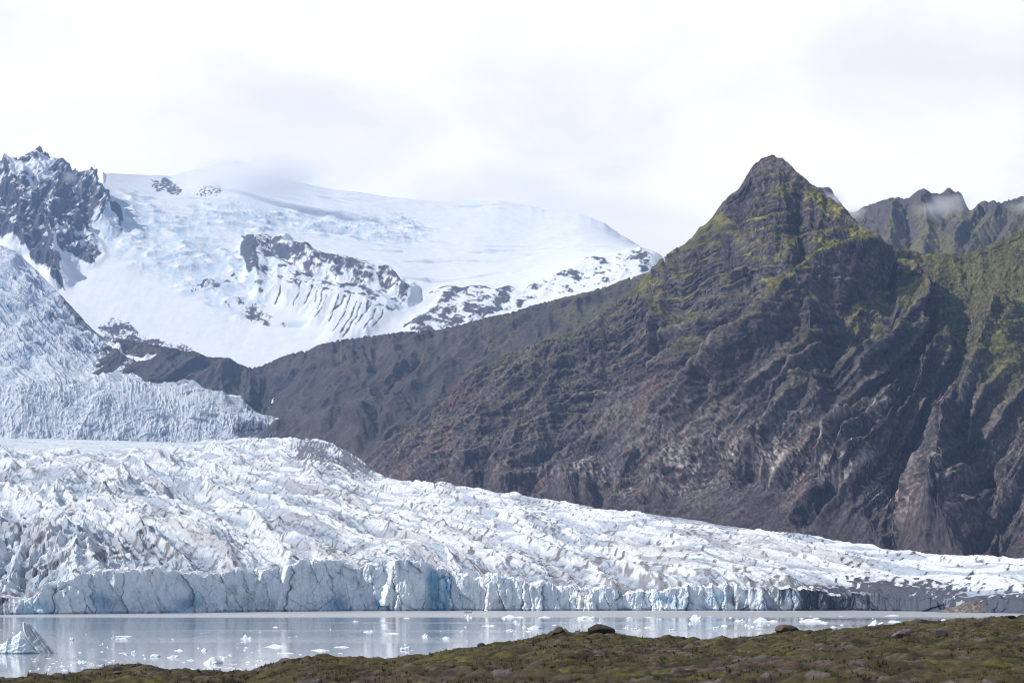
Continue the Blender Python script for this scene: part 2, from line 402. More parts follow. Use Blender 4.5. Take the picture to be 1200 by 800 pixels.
# ------------------------------------------------------------------ 2 brown ridge between
def build_ridge():
    px = np.arange(20, 1000, 1.0)
    crest = [(20, 440), (90, 412), (125, 401), (140, 398), (152, 399), (175, 402), (190, 405), (210, 410), (232, 413), (240, 417), (255, 418), (270, 419), (276, 425), (285, 428), (297, 431), (310, 427), (330, 418), (345, 413), (360, 411), (375, 403), (387, 401), (400, 398), (430, 394),
             (450, 391), (470, 389), (520, 385), (545, 379), (570, 372), (600, 366), (620, 359), (650, 351), (680, 344), (710, 336), (740, 325), (780, 312), (850, 330), (1000, 350)]
    cd = [(20, 5400), (120, 5400), (300, 5300), (500, 5000), (760, 4600), (1000, 4500)]
    base = [(120, 520), (430, 545), (1000, 560)]
    bd = [(120, 4500), (300, 4100), (430, 3700), (560, 3650), (1000, 3600)]
    Yb, Zb = curve(px, base, bd); Yc, Zc = curve(px, crest, cd)
    def mid(v, vy): return (Yb + (Yc - Yb) * vy, Zb + (Zc - Zb) * v)
    front = loft(px, [(Yb, Zb), mid(.35, .4), mid(.7, .68), (Yc, Zc)], [70, 80, 90])
    t = np.linspace(0, 1, 15)[1:, None]
    back = np.stack([(px[None] - CX) / F * Yc[None] * (1 + .1 * t), Yc[None] + t * 700, Zc[None] - t * 320], 2).astype(f32)
    P = np.concatenate([front, back], 0); nf = front.shape[0]
    qx, qy = proj(P); qx = qx.astype(f32); qy = qy.astype(f32)
    vv = np.arange(P.shape[0]) / (nf - 1)
    cm = (1 - .8 * np.clip(1 - np.abs(vv - 1) / .05, 0, 1))[:, None]
    wx = qx + 6 * fbm(qx / 40, qy / 40, 3, 3); wy = qy + 6 * fbm(qx / 40, qy / 40, 3, 9)
    spurs = [dict(p=[(740, 325), (660, 375), (590, 410), (520, 440), (470, 465), (430, 500)], w=40),
             dict(p=[(620, 358), (540, 400), (480, 420), (420, 440), (380, 480)], w=34, a=.8),
             dict(p=[(470, 389), (420, 405), (380, 430), (330, 455)], w=26, a=.7),
             dict(p=[(560, 470), (500, 500), (450, 520)], w=24, a=.8),
             dict(p=[(330, 418), (300, 440), (250, 450)], w=24, a=.7)]
    gul = [dict(p=[(430, 405), (445, 430), (420, 450), (370, 470)], w=22), dict(p=[(560, 420), (500, 430), (450, 470)], w=14), dict(p=[(350, 440), (300, 470)], w=16)]
    N = normals(box(P, 12))
    sp = field(wx, wy, spurs, 30); gu = field(wx, wy, gul, 12)
    P = P + N * ((sp * 55 - gu * 35) * cm)[..., None]
    for k, (s, a) in enumerate(((640, 14), (320, 8), (160, 4.5), (80, 2.2), (40, 1.1))):
        N = normals(box(P, max(1, int(s / 25))))
        l = np.hypot(N[..., 0], N[..., 1]) + 1e-4
        g = gully(P[..., 0] / s, P[..., 1] / s, -N[..., 1] / l, N[..., 0] / l, 140 + k)
        P = P + N * (g * a * lerp(.3, 1, cm))[..., None]
    X, Y, Z = P[..., 0], P[..., 1], P[..., 2]
    zt = Z + 30 * fbm(X / 500, Y / 500, 3, 161)
    dd = 0
    for L_, A_ in ((60, 4), (26, 2.5)):
        fr = zt / L_ + .2 * perlin(X / 120, zt / L_, int(L_)); fr = fr - np.floor(fr)
        dd = dd + (np.where(fr < .8, fr / .8, (1 - fr) / .2) - .5) * A_ * sst(-.2, .4, perlin(X / 300, Z / 120, 8))
    P = P + normals(box(P, 2)) * ((dd + 2.2 * fbm(X / 30, Y / 40 + Z / 25, 4, 13)) * lerp(.3, 1, cm))[..., None]
    ur = qx + 1.5 * (qy - 330) + 10 * fbm(qx / 80, qy / 80, 3, 171)
    rr1 = ridged(ur / 70, qy / 90, 3, 172); rr2 = ridged(ur / 20, qy / 40, 3, 173)
    P = P + normals(box(P, 6)) * (((rr1 - .4) * 26 + (rr2 - .4) * 6) * lerp(.1, 1, cm))[..., None]
    P = fit_crest(P, crest, nf)
    Nb = normals(box(P, 2))
    n1 = fbm(qx / 60, qy / 40, 4, 121); n2 = fbm(qx / 12, qy / 8, 5, 122)
    c = np.zeros(P.shape, f32) + np.array((.070, .064, .066), f32)
    c = mixc(c, (.100, .084, .074), sst(-.1, .4, n1) * .6)
    g = sst(.55, .8, Nb[..., 2] + .25 * n2) * (.08 + .92 * sst(500, 690, qx))
    c = mixc(c, (.135, .125, .055), g * .7 * sst(-.2, .3, n1 + .2))
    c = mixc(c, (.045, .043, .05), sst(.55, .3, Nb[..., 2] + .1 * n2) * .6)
    c = mixc(c, (.14, .07, .06), field(wx, wy, [dict(p=[(545, 455), (532, 468)], w=8)], 8))
    c = mixc(c, (.12, .105, .095), sst(.5, .9, rr2) * .5)
    c = c * (1 + .35 * n2)[..., None]
    # snow tongue on the left end
    sn = inpoly(wx, wy, [(112, 395), (140, 403), (146, 410), (158, 415), (172, 418), (186, 419), (178, 421), (170, 423), (160, 421), (148, 415), (140, 410), (120, 402)])
    c = np.where(sn[..., None], np.array((.85, .87, .9), f32), c)
    o = mesh_grid('ridge', P, c, M_rock)
    tag(o, 'low brown ridge sloping down to the left between the snowfield and the glacier', 'ridge', kind='structure')
    return P

# ------------------------------------------------------------------ 3 right back ridge
def build_back_ridge():
    px = np.arange(900, 1420, 1.0)
    crest = [(900, 240), (955, 226), (962, 222), (966, 219), (972, 219), (977, 227), (983, 236), (990, 243), (998, 249), (1007, 247), (1012, 242), (1022, 239), (1030, 236), (1037, 234), (1045, 232), (1066, 232), (1072, 226), (1078, 222), (1085, 221), (1088, 224),
             (1097, 227), (1103, 226), (1112, 221), (1118, 224), (1126, 226), (1130, 234), (1134, 244), (1141, 245), (1146, 238), (1154, 235), (1165, 235), (1172, 238), (1182, 234), (1200, 229), (1230, 224), (1300, 200), (1420, 210)]
    cd = [(900, 4700), (1420, 4300)]
    base = [(900, 330), (1420, 330)]; bd = [(900, 3700), (1420, 3500)]
    Yb, Zb = curve(px, base, bd); Yc, Zc = curve(px, crest, cd)
    def mid(v, vy): return (Yb + (Yc - Yb) * vy, Zb + (Zc - Zb) * v)
    front = loft(px, [(Yb, Zb), mid(.35, .5), (Yc, Zc)], [60, 90])
    t = np.linspace(0, 1, 10)[1:, None]
    back = np.stack([(px[None] - CX) / F * Yc[None] * (1 + .1 * t), Yc[None] + t * 700, Zc[None] - t * 500], 2).astype(f32)
    P = np.concatenate([front, back], 0); nf = front.shape[0]
    qx, qy = proj(P); qx = qx.astype(f32); qy = qy.astype(f32)
    vv = np.arange(P.shape[0]) / (nf - 1)
    cm = (1 - .96 * np.clip(1 - np.abs(vv - 1) / .14, 0, 1))[:, None]
    spurs = [dict(p=[(1082, 245), (1084, 262), (1090, 285), (1080, 300)], w=20), dict(p=[(1048, 252), (1045, 290)], w=16),
             dict(p=[(1140, 255), (1115, 290)], w=18), dict(p=[(1185, 250), (1140, 285)], w=22), dict(p=[(1215, 246), (1180, 280)], w=20)]
    wx = qx + 4 * fbm(qx / 30, qy / 30, 3, 3); wy = qy + 4 * fbm(qx / 30, qy / 30, 3, 9)
    P = P + normals(box(P, 10)) * (field(wx, wy, spurs, 20) * 34 * cm)[..., None]
    for k, (s, a) in enumerate(((400, 6), (200, 5), (100, 3.6), (50, 2.6), (25, 2))):
        N = normals(box(P, max(1, int(s / 20))))
        l = np.hypot(N[..., 0], N[..., 1]) + 1e-4
        g = gully(P[..., 0] / s, P[..., 1] / s, -N[..., 1] / l, N[..., 0] / l, 240 + k)
        P = P + N * (g * a * lerp(.25, 1, cm))[..., None]
    P = P + normals(box(P, 1)) * (4 * fbm(P[..., 0] / 24, P[..., 2] / 25, 4, 13) * lerp(.3, 1, cm))[..., None]
    P = fit_crest(P, crest, nf)
    Nb = normals(box(P, 2))
    n1 = fbm(qx / 40, qy / 30, 4, 221); n2 = fbm(qx / 10, qy / 8, 5, 222)
    c = np.zeros(P.shape, f32) + np.array((.105, .096, .098), f32)
    c = mixc(c, (.17, .13, .105), sst(.0, .4, n1) * .6)
    g = sst(.42, .65, Nb[..., 2] + .2 * n2 + .1 * n1) * sst(236, 262, qy) 
    c = mixc(c, (.155, .145, .06), g * .75 * sst(-.2, .3, n1 + .1))
    c = c * (1 + .25 * n2)[..., None]
    o = mesh_grid('back_ridge', P, c, M_rock)
    tag(o, 'jagged sunlit ridge with green gullies behind the right shoulder of the mountain', 'ridge', kind='structure')

# ------------------------------------------------------------------ 4 ice cap with nunataks
def build_icecap():
    px = np.arange(-500, 960, 1.15)
    crest = [(-500, 150), (-300, 190), (-150, 170), (-60, 192), (0, 186), (8, 183), (15, 184), (24, 184), (30, 181), (38, 178), (43, 175), (46, 171), (49, 176), (55, 179), (62, 185), (70, 186), (76, 188), (82, 195), (90, 200), (97, 201), (110, 202),
             (130, 203), (170, 205), (200, 206), (220, 201), (240, 196), (262, 190), (275, 188), (290, 191), (300, 196), (330, 208), (360, 216), (390, 222), (420, 225), (450, 230), (470, 232), (500, 235), (520, 236), (560, 236), (585, 235), (597, 237), (620, 241), (640, 246), (660, 248),
             (680, 251), (690, 254), (700, 258), (708, 261), (715, 266), (724, 273), (740, 282), (752, 290), (760, 295), (800, 318), (960, 380)]
    cd = [(-500, 8000), (0, 7400), (60, 7600), (230, 9700), (330, 10400), (600, 10500), (760, 9000), (960, 8500)]
    base = [(-500, 440), (150, 440), (300, 450), (600, 420), (960, 420)]
    bd = [(-500, 6200), (100, 6000), (300, 5750), (600, 5650), (760, 5500), (960, 5500)]
    Yb, Zb = curve(px, base, bd); Yc, Zc = curve(px, crest, cd)
    # a middle contour: steep lower icefall, flat plateau above the rock band
    Ym, Zm = curve(px, [(-500, 330), (60, 330), (150, 330), (290, 340), (420, 330), (520, 340), (620, 335), (700, 315), (760, 302), (800, 330), (960, 390)],
                   [(-500, 6600), (60, 6500), (290, 6400), (500, 6500), (760, 6300), (960, 6100)])
    Yn, Zn = curve(px, [(-500, 250), (60, 250), (150, 262), (290, 275), (420, 285), (520, 293), (620, 300), (700, 292), (756, 293.5), (800, 322), (960, 384)],
                   [(-500, 7100), (60, 7000), (290, 7300), (500, 7700), (760, 7300), (960, 7000)])
    front = loft(px, [(Yb, Zb), (Ym, Zm), (Yn, Zn), (Yc, Zc)], [150, 130, 170])
    t = np.linspace(0, 1, 12)[1:, None]
    back = np.stack([(px[None] - CX) / F * Yc[None] * (1 + .05 * t), Yc[None] + t * 900, Zc[None] - t * 260], 2).astype(f32)
    P = np.concatenate([front, back], 0); nf = front.shape[0]
    qx, qy = proj(P); qx = qx.astype(f32); qy = qy.astype(f32)
    vv = np.arange(P.shape[0]) / (nf - 1)
    cm = (1 - .9 * np.clip(1 - np.abs(vv - 1) / .04, 0, 1))[:, None]
    wx = qx + 9 * fbm(qx / 22, qy / 16, 5, 303); wy = qy + 8 * fbm(qx / 22, qy / 16, 5, 309)
    A = inpoly(wx, wy, [(-500, 140), (-150, 150), (0, 180), (44, 160), (78, 184), (88, 200), (100, 214), (122, 236), (140, 255), (143, 262), (142, 272), (130, 263), (118, 266), (108, 268),
                        (104, 275), (112, 285), (119, 292), (121, 299), (112, 308), (100, 310), (80, 303), (66, 297), (70, 312), (76, 325), (74, 345), (64, 332), (50, 315), (38, 304), (18, 290), (0, 284), (-200, 270), (-500, 260)])
    B = inpoly(wx, wy, [(283, 277), (296, 278), (315, 277), (326, 286), (340, 294), (355, 298), (372, 301), (400, 307), (425, 311), (437, 314), (444, 322), (460, 329), (474, 337), (484, 345),
                        (476, 352), (462, 362), (452, 372), (440, 384), (425, 393), (400, 398), (375, 403), (380, 390), (360, 372), (335, 362), (322, 350), (315, 345), (308, 352), (300, 340), (288, 318), (282, 298)])
    Cc = inpoly(wx, wy, [(470, 386), (486, 374), (505, 366), (520, 352), (500, 346), (520, 338), (560, 338), (585, 340), (598, 336), (618, 346), (628, 352), (600, 362), (560, 378), (500, 392)])
    D = inpoly(wx, wy, [(624, 332), (650, 324), (664, 314), (680, 306), (700, 304), (720, 300), (742, 294), (756, 291), (790, 292), (790, 305), (745, 322), (700, 334), (660, 345), (625, 352), (612, 344)])
    E = inpoly(wx, wy, [(176, 210), (184, 212), (188, 217), (190, 208), (196, 208), (199, 216), (206, 219), (215, 222), (210, 228), (198, 226), (184, 225)])
    E2 = inpoly(wx, wy, [(232, 226), (236, 220), (246, 216), (262, 210), (270, 206), (262, 218), (258, 230), (250, 228)])
    G = inpoly(wx, wy, [(115, 383), (130, 372), (150, 378), (165, 386), (175, 396), (210, 404), (235, 415), (200, 415), (150, 402), (120, 396)])
    H = inpoly(wx, wy, [(262, 352), (300, 355), (335, 380), (330, 385), (296, 376), (270, 362)]) | inpoly(wx, wy, [(224, 338), (245, 330), (275, 322), (280, 326), (250, 338), (228, 344)])
    soft = lambda m, k=3: box(m.astype(f32), k)
    rock = np.maximum.reduce([soft(A), soft(B), soft(Cc), soft(D) * .9])
    N = normals(box(P, 14))
    P = P + N * (np.clip(box(rock, 6), 0, 1) * np.where(qx < 200, 40, 14) * cm)[..., None]
    # big drawn relief on the left peak and the rock band
    sp = field(wx, wy, [dict(p=[(46, 172), (40, 195), (60, 215), (70, 245), (60, 270), (70, 320)], w=22), dict(p=[(80, 195), (100, 230), (125, 262)], w=18), dict(p=[(0, 190), (20, 225), (30, 260), (20, 285)], w=20),
                        dict(p=[(95, 245), (80, 280), (70, 300)], w=14, a=.6), dict(p=[(-60, 190), (-50, 240), (-30, 270)], w=24),
                        dict(p=[(300, 285), (298, 310), (302, 340)], w=16, a=.25), dict(p=[(330, 290), (380, 315), (440, 325), (480, 345)], w=14, a=.7)], 20)
    P = P + N * (sp * 60 * cm)[..., None]
    rk = box(rock, 2)
    for k, (s, a) in enumerate(((520, 24), (260, 16), (130, 9), (65, 5), (33, 2.5))):
        N = normals(box(P, max(1, int(s / 40))))
        l = np.hypot(N[..., 0], N[..., 1]) + 1e-4
        g = gully(P[..., 0] / s, P[..., 1] / s, -N[..., 1] / l, N[..., 0] / l, 340 + k)
        P = P + N * (g * a * lerp(.2, 1, cm) * (rk * np.where(qx < 200, 1, .22) + .03))[..., None]
    # furrows in the snow apron under the rock band
    fur = []
    for i, (x, y, ln, bend) in enumerate([(x_ + random.uniform(-2, 2), y_ + random.uniform(-4, 4), l_ * random.uniform(.6, 1.1), b_ * random.uniform(.7, 1.2)) for (x_, y_, l_, b_) in [(352, 331, 30, -8), (365, 333, 34, -10), (372, 334, 20, -6), (330, 340, 20, -7), (386, 352, 34, -12), (396, 352, 30, -14), (404, 352, 36, -15), (412, 352, 38, -17), (419, 354, 40, -18),
                                          (425, 356, 38, -18), (431, 358, 36, -19), (437, 361, 34, -18), (443, 363, 32, -16), (449, 365, 28, -15), (378, 346, 22, -9)]]):
        fur.append(dict(p=[(x, y), (x + bend * .35, y + ln * .5), (x + bend, y + ln)], w=2.1 if i in (1, 8, 9, 10, 6) else 1.5, a=1))
    wx2 = qx + 1.5 * perlin(qx / 9, qy / 9, 71); wy2 = qy
    fu = field(wx2, wy2, fur, 1.6)
    N = normals(box(P, 3))
    P = P - N * (fu * 1.0)[..., None]
    # snow surface: soft waves, crevasse steps on the dome, chopped icefall in the middle
    X, Y = P[..., 0], P[..., 1]
    chop = np.maximum(sst(.0, .5, field(wx, wy, [dict(p=[(150, 262), (200, 290), (240, 312), (280, 330)], w=52), dict(p=[(240, 250), (300, 262), (390, 262), (480, 270)], w=24, a=.7)], 40)), 0)
    f1, f2, idv = worley(X / 55 + .8 * fbm(X / 150, Y / 150, 2, 5), Y / 75, 31)
    P[..., 2] += (1 - rk) * cm * (chop * (26 * ridged(X / 200 + Y / 900, Y / 150, 4, 44) - 9) + 6 * fbm(X / 260, Y / 700, 5, 42))
    cre = ridged(X / 900 + .0004 * Y, Y / 330, 3, 55)
    steps = sst(.55, .85, cre) * sst(-.1, .3, perlin(X / 700, Y / 900, 57) + .15) * sst(130, 330, qx)
    P[..., 2] -= (1 - rk) * cm * steps * 16
    P = fit_crest(P, crest, nf, lo=.8, rough=sst(96, 86, qx) * 1.3)
    # ------- colour
    Nb = normals(box(P, 1))
    n2 = fbm(qx / 12, qy / 9, 5, 322); n3 = fbm(qx / 3.5, qy / 2.2, 4, 323); nn = fbm(qx / 45, qy / 30, 3, 324)
    # thin dark beds showing through the snow, dipping to the right
    st = .5 * fbm(qx / 20, (qy - .30 * qx) / 4.5, 4, 325) + .75 * fbm(qx / 17 + qy / 60, qy / 11, 5, 329)
    snow = np.array((.80, .83, .88), f32); rockc = np.array((.080, .084, .105), f32)
    cover = np.full(qx.shape, 9, f32)
    th = sst(.25, .75, Nb[..., 2])
    def setc(m, base): 
        nonlocal cover
        cover = np.where(m, base, cover)
    led = fbm(qx / 13, (qy + .55 * qx) / 4.5, 4, 326)
    setc(A, .09 + .7 * (th - .5) + .30 * n3 + .35 * n2 + .35 * nn + .75 * led)
    hi = sst(285, 200, qy) * .0
    cover = np.where(A & inpoly(wx, wy, [(20, 205), (52, 192), (56, 205), (52, 220), (60, 225), (40, 232), (15, 225), (-20, 225), (-60, 230), (-60, 215), (0, 212)]), cover + .55, cover)
    setc(B, .22 + .3 * (th - .5) + 1.3 * st + .45 * n3 + .25 * sst(6, 26, qy - np.interp(qx, [282, 315, 340, 372, 437, 484], [277, 278, 294, 301, 314, 345])))
    cover = np.where(B & inpoly(wx, wy, [(283, 277), (298, 278), (303, 300), (300, 316), (308, 330), (310, 345), (300, 345), (282, 300)]), cover - .7, cover)
    cover = np.where(B & (wy > 300 + (wx - 300) * .28 + 22), cover + .75, cover)
    setc(Cc, .30 + .3 * (th - .5) + 1.3 * st + .4 * n3)
    setc(D, .56 + .3 * (th - .5) + 1.5 * st + .45 * n3)
    setc(E, .28 + 1.1 * n3 + .5 * n2); setc(E2, .55 + n3); setc(G, .35 + 1.0 * st + .8 * n3); setc(H, .6 + 1.3 * st + .6 * n3)
    sm = sst(.36, .62, cover)
    sm = np.minimum(sm, 1 - sst(.40, .8, fu + .9 * fbm(qx / 6, qy / 9, 4, 327)) * sst(.1, .3, fu))
    c = rockc + (snow - rockc) * sm[..., None]
    c = mixc(c, (.10, .085, .085), (1 - sm) * sst(.0, .5, n2) * .7)
    lines = sst(.80, .93, ridged(qx / 60 + qy / 90, (qy - .10 * qx) / 9, 3, 328)) * sst(-.05, .25, nn + .1) * sst(215, 240, qy)
    blue = np.clip(chop * sst(.0, .4, n2 + .2) * .9 + steps * .8 + lines * .8, 0, 1) * sm
    c = mixc(c, (.50, .64, .78), blue * .75)
    c = mixc(c, (.40, .47, .58), chop * sst(.25, .5, n3 + .4 * n2) * sm * .6)
    o = mesh_grid('snowfield', P, c, M_snow, extra=None)
    tag(o, 'high snow covered ice cap with dark rock peak on the left and rock bands showing through', 'ice cap', kind='structure')

# ------------------------------------------------------------------ 5 icefall on the left (shade put into the ice colour)
def build_icefall():
    px = np.arange(-420, 345, .95)
    top = [(-420, 200), (-150, 262), (0, 286), (15, 291), (30, 305), (50, 322), (62, 336), (75, 350), (90, 365), (100, 377), (115, 394), (130, 402), (150, 408), (165, 420), (180, 428), (200, 440), (215, 450), (235, 457), (260, 463), (285, 476), (300, 486), (312, 491), (345, 500)]
    td = [(-420, 6600), (0, 6100), (100, 5600), (200, 5150), (310, 4650), (345, 4600)]
    m2 = [(-420, 425), (0, 448), (100, 450), (190, 449), (235, 457.5), (300, 489), (345, 505)]
    m1 = [(-420, 450), (0, 460), (60, 462), (120, 464), (200, 466), (260, 476), (300, 493), (345, 507)]
    bs = [(-420, 535), (0, 530), (200, 530), (345, 530)]
    k1 = curve(px, bs, [(-420, 4350), (345, 4300)])
    k2 = curve(px, m1, [(-420, 4650), (200, 4560), (345, 4450)])
    k3 = curve(px, m2, [(-420, 5100), (100, 5000), (200, 4900), (300, 4550), (345, 4500)])
    kt = curve(px, top, td)
    k3 = (np.minimum(k3[0], kt[0] - 30), np.minimum(k3[1], kt[1] - 1))
    P = loft(px, [k1, k2, k3, kt], [150, 60, 200])
    t = np.linspace(0, 1, 12)[1:, None]
    back = np.stack([(px[None] - CX) / F * kt[0][None] * (1 + 0 * t), kt[0][None] + t * 300, kt[1][None] - t * 160], 2).astype(f32)
    nf = P.shape[0]
    P = np.concatenate([P, back], 0)
    vv = np.arange(P.shape[0]) / (nf - 1)
    cm = (1 - .8 * np.clip(1 - np.abs(vv - 1) / .05, 0, 1))[:, None]
    qx, qy = proj(P); qx = qx.astype(f32); qy = qy.astype(f32)
    X, Y = P[..., 0], P[..., 1]
    wx = X + 60 * fbm(X / 200, Y / 200, 3, 401); wy = Y + 60 * fbm(X / 200, Y / 200, 3, 402)
    f1, f2, idv = worley(wx / 34, wy / 26, 41)
    g1, g2, idg = worley(wx / 13, wy / 12, 42)
    flat = field(qx, qy, [dict(p=[(-420, 440), (100, 442), (200, 446), (300, 480)], w=20)], 20)
    lowb = sst(452, 462, qy)
    fl1 = ridged((qy - .72 * qx) / 13 + .8 * perlin(qx / 60, qy / 60, 405), (qx + qy) / 60, 4, 406) * (1 - lowb) + ridged(qx / 8 + qy / 60, qy / 26, 4, 407) * lowb
    fl2 = ridged((qy - .6 * qx) / 5, qx / 14, 3, 408) * (1 - lowb) + ridged(qx / 3.4, qy / 9, 3, 409) * lowb
    d = (idv - .5) * 10 * sst(-.2, .3, perlin(qx / 40, qy / 20, 410)) + ((fl1 - .4) * lerp(20, 4.5, lowb) + (fl2 - .4) * lerp(8, 2.6, lowb)) * (.35 + 1.1 * sst(-.4, .5, fbm(qx / 30, qy / 18, 3, 411))) + (idg - .5) * 3 + 14 * fbm(X / 120, Y / 300, 4, 403)
    d = d * (1 - .65 * flat) + 26 * ridged(X / 260 + Y / 900, Y / 500 - X / 1200, 3, 404)
    N = normals(box(P, 8))
    P = P + N * (d * cm)[..., None]
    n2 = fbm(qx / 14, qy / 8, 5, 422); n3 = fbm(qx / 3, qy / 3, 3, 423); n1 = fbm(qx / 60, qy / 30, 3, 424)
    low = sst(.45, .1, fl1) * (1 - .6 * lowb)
    c = np.zeros(P.shape, f32) + np.array((.60, .635, .68), f32)  # greyed ice colour stands in for cloud shade; nothing casts it
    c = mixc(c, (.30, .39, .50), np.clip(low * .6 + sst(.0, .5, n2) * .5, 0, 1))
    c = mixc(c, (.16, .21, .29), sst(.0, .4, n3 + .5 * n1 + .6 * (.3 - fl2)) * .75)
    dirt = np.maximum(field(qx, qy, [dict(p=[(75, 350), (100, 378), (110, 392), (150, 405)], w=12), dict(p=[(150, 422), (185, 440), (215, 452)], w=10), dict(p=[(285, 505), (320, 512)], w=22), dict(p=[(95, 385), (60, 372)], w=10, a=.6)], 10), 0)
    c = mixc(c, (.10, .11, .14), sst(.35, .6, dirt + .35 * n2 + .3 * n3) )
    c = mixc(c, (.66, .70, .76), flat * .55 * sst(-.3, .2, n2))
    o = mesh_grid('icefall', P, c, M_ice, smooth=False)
    tag(o, 'broad crevassed blue grey icefall pouring down on the left, shade put into its colour', 'icefall', kind='structure')

# ------------------------------------------------------------------ 6 lower glacier with its calving front
FOOT = [(-250, 724), (0, 720), (100, 719), (200, 718), (300, 716.5), (400, 715.5), (480, 715.3), (600, 715), (1000, 715), (1080, 716), (1200, 718.5), (1450, 724)]
LIP = [(-250, 690), (-60, 696), (0, 700), (25, 704), (45, 694), (62, 684), (80, 678), (95, 674), (112, 671), (135, 670), (150, 671), (165, 669), (185, 671), (205, 673), (225, 676), (238, 678), (252, 674), (270, 672), (285, 671), (296, 669), (312, 666), (328, 664),
       (340, 661), (360, 660), (375, 659), (400, 659), (425, 660), (445, 659), (460, 659), (475, 658), (490, 661), (500, 664), (515, 667), (530, 670), (545, 673), (565, 676), (585, 679), (605, 680), (625, 683), (640, 684), (660, 686), (680, 689), (700, 691), (730, 692), (760, 691),
       (790, 688), (812, 686), (822, 683), (840, 689), (870, 688), (900, 689), (930, 690), (960, 693), (1000, 697), (1040, 700), (1080, 704), (1120, 707), (1160, 705), (1200, 706), (1450, 712)]
def foot_depth(px):
    return CZ * F / (np.interp(px, [p[0] for p in FOOT], [p[1] for p in FOOT]) - HZ)

def build_glacier():
    px = np.arange(-230, 1400, .95)
    Yf = foot_depth(px)
    lipy = np.interp(px, [p[0] for p in LIP], [p[1] for p in LIP])
    for k_ in (10, 8): lipy = np.convolve(np.pad(lipy, k_, mode='edge'), np.ones(2 * k_ + 1) / (2 * k_ + 1), 'valid')
    Yl = Yf + 26; Zl = CZ + (HZ - lipy) / F * Yl - 2.0
    edge = [(-250, 512), (0, 513), (100, 515), (200, 518), (250, 519), (330, 518), (360, 519), (385, 523), (405, 531), (420, 545), (432, 555), (445, 559), (500, 566), (560, 575), (600, 582), (660, 592), (700, 597), (760, 602), (800, 607), (860, 618), (900, 625), (960, 633), (1000, 639), (1050, 646),
            (1100, 651), (1150, 655), (1200, 658), (1400, 676)]
    ed = [(-250, 4500), (200, 4300), (330, 3950), (400, 3650), (440, 3350), (500, 2900), (600, 2620), (800, 2250), (1000, 1950), (1200, 1770), (1400, 1640)]
    Ye, Ze = curve(px, edge, ed)
    rows = 620 if QUICK else 980
    t = np.linspace(0, 1, rows)
    # spacing grows with distance
    tt = (np.exp(t * 1.1) - 1) / (np.exp(1.1) - 1)
    Y = Yl[None] + (Ye - Yl)[None] * tt[:, None]
    bulge = np.sin(np.pi * np.minimum(tt * 1.0, 1))[:, None] * (10 + 10 * sst(500, 0, px)[None])
    Z = Zl[None] + (Ze - Zl)[None] * tt[:, None] + bulge * sst(0, 500, (Ye - Yl))[None]
    # run on under the mountain
    ex = np.linspace(0, 1, 14)[1:, None]
    Y = np.concatenate([Y, Ye[None] + ex * 260]); Z = np.concatenate([Z, Ze[None] - ex * 140])
    X = (px[None] - CX) / F * Y
    P = np.stack([X, Y, Z], 2).astype(f32)
    vv = np.concatenate([tt, 1 + ex[:, 0] * .1])[:, None].astype(f32)
    qx, qy = proj(P); qx = qx.astype(f32); qy = qy.astype(f32)
    X = X.astype(f32); Y = Y.astype(f32)
    # flow coordinates: the ice turns from the upper left towards the lake, then to the right
    ang = lerp(math.radians(-62), math.radians(-40), sst(-200, 900, X))          # flow heading, from +X
    fx, fy = .40, -.917
    wX = X + 55 * fbm(X / 420, Y / 420, 3, 501); wY = Y + 55 * fbm(X / 420, Y / 420, 3, 502)
    a = wX * fx + wY * fy; b = -wX * fy + wX * 0 + wY * fx + 0 * wY
    left = sst(480, 120, qx); near = sst(3300, 1700, Y)
    smooth = sst(536, 524, qy) * sst(300, 160, qx)
    mar = sst(1.0, .86, vv) * .75 + .25
    big = ridged(b / 120, a / 800, 2, 511)
    med = ridged(b / 46, a / 420 + .2 * b / 70, 3, 512)
    sml = ridged(b / 19, a / 120, 3, 513)
    f1, f2, idv = worley(b / 17 + .5 * med, a / 48, 51)
    g1, g2, idg = worley(b / 7, a / 14, 52)
    hum0 = field(qx, qy, [dict(p=[(250, 530), (300, 530), (355, 528), (395, 536), (425, 548)], w=26)], 22)
    amp = (.46 + .10 * left * near + .08 * near) * lerp(1, .72, sst(600, 1100, qx)) * np.maximum(mar, hum0 * 1.5) * (1 - .9 * smooth)
    d = (big - .35) * 46 * (.35 + .65 * left) + (med - .3) * 22 + (sml - .3) * 9.0 + (idv - .5) * 3.0 + np.clip(f2 - f1, 0, .3) * 8 + (idg - .5) * 1.6 + np.clip(g2 - g1, 0, .3) * 4.0
    d = d + 16 * fbm(b / 260, a / 500, 3, 516) + 1.8 * fbm(X / 9, Y / 9, 3, 514)
    # tall blades of ice in the lower left corner
    bl = sst(170, 20, qx) * sst(600, 660, qy) * sst(1.0, .0, vv)
    h1, h2, idh = worley(X / 9 + .4 * med, Y / 22, 53)
    d = d + bl * ((idh - .3) * 14 + np.clip(h2 - h1, 0, .4) * 18)
    # hummocks with debris on the far edge
    hump = field(qx, qy, [dict(p=[(250, 530), (300, 530), (355, 528), (395, 536), (425, 548)], w=22)], 22)
    d = d * amp + hump * 4 * sst(1.02, .95, vv)
    lipm = sst(.0, .035, vv)
    P[..., 2] += d * (.15 + .85 * lipm) * sst(1.1, 1.0, vv) - 16 * (1 - sst(.0, .016, vv))
    P[..., 0] += 3.0 * amp * perlin(X / 14, Y / 14, 515) ; 
    # ---------- colour
    N = normals(P)
    n1 = fbm(qx / 70, qy / 30, 4, 521); n2 = fbm(X / 60, Y / 110, 5, 522); n3 = fbm(X / 7, Y / 12, 4, 523)
    c = np.zeros(P.shape, f32) + np.array((.76, .775, .80), f32)
    crack = sst(.22, .0, f2 - f1) * .5 + sst(.45, .15, med) * .5
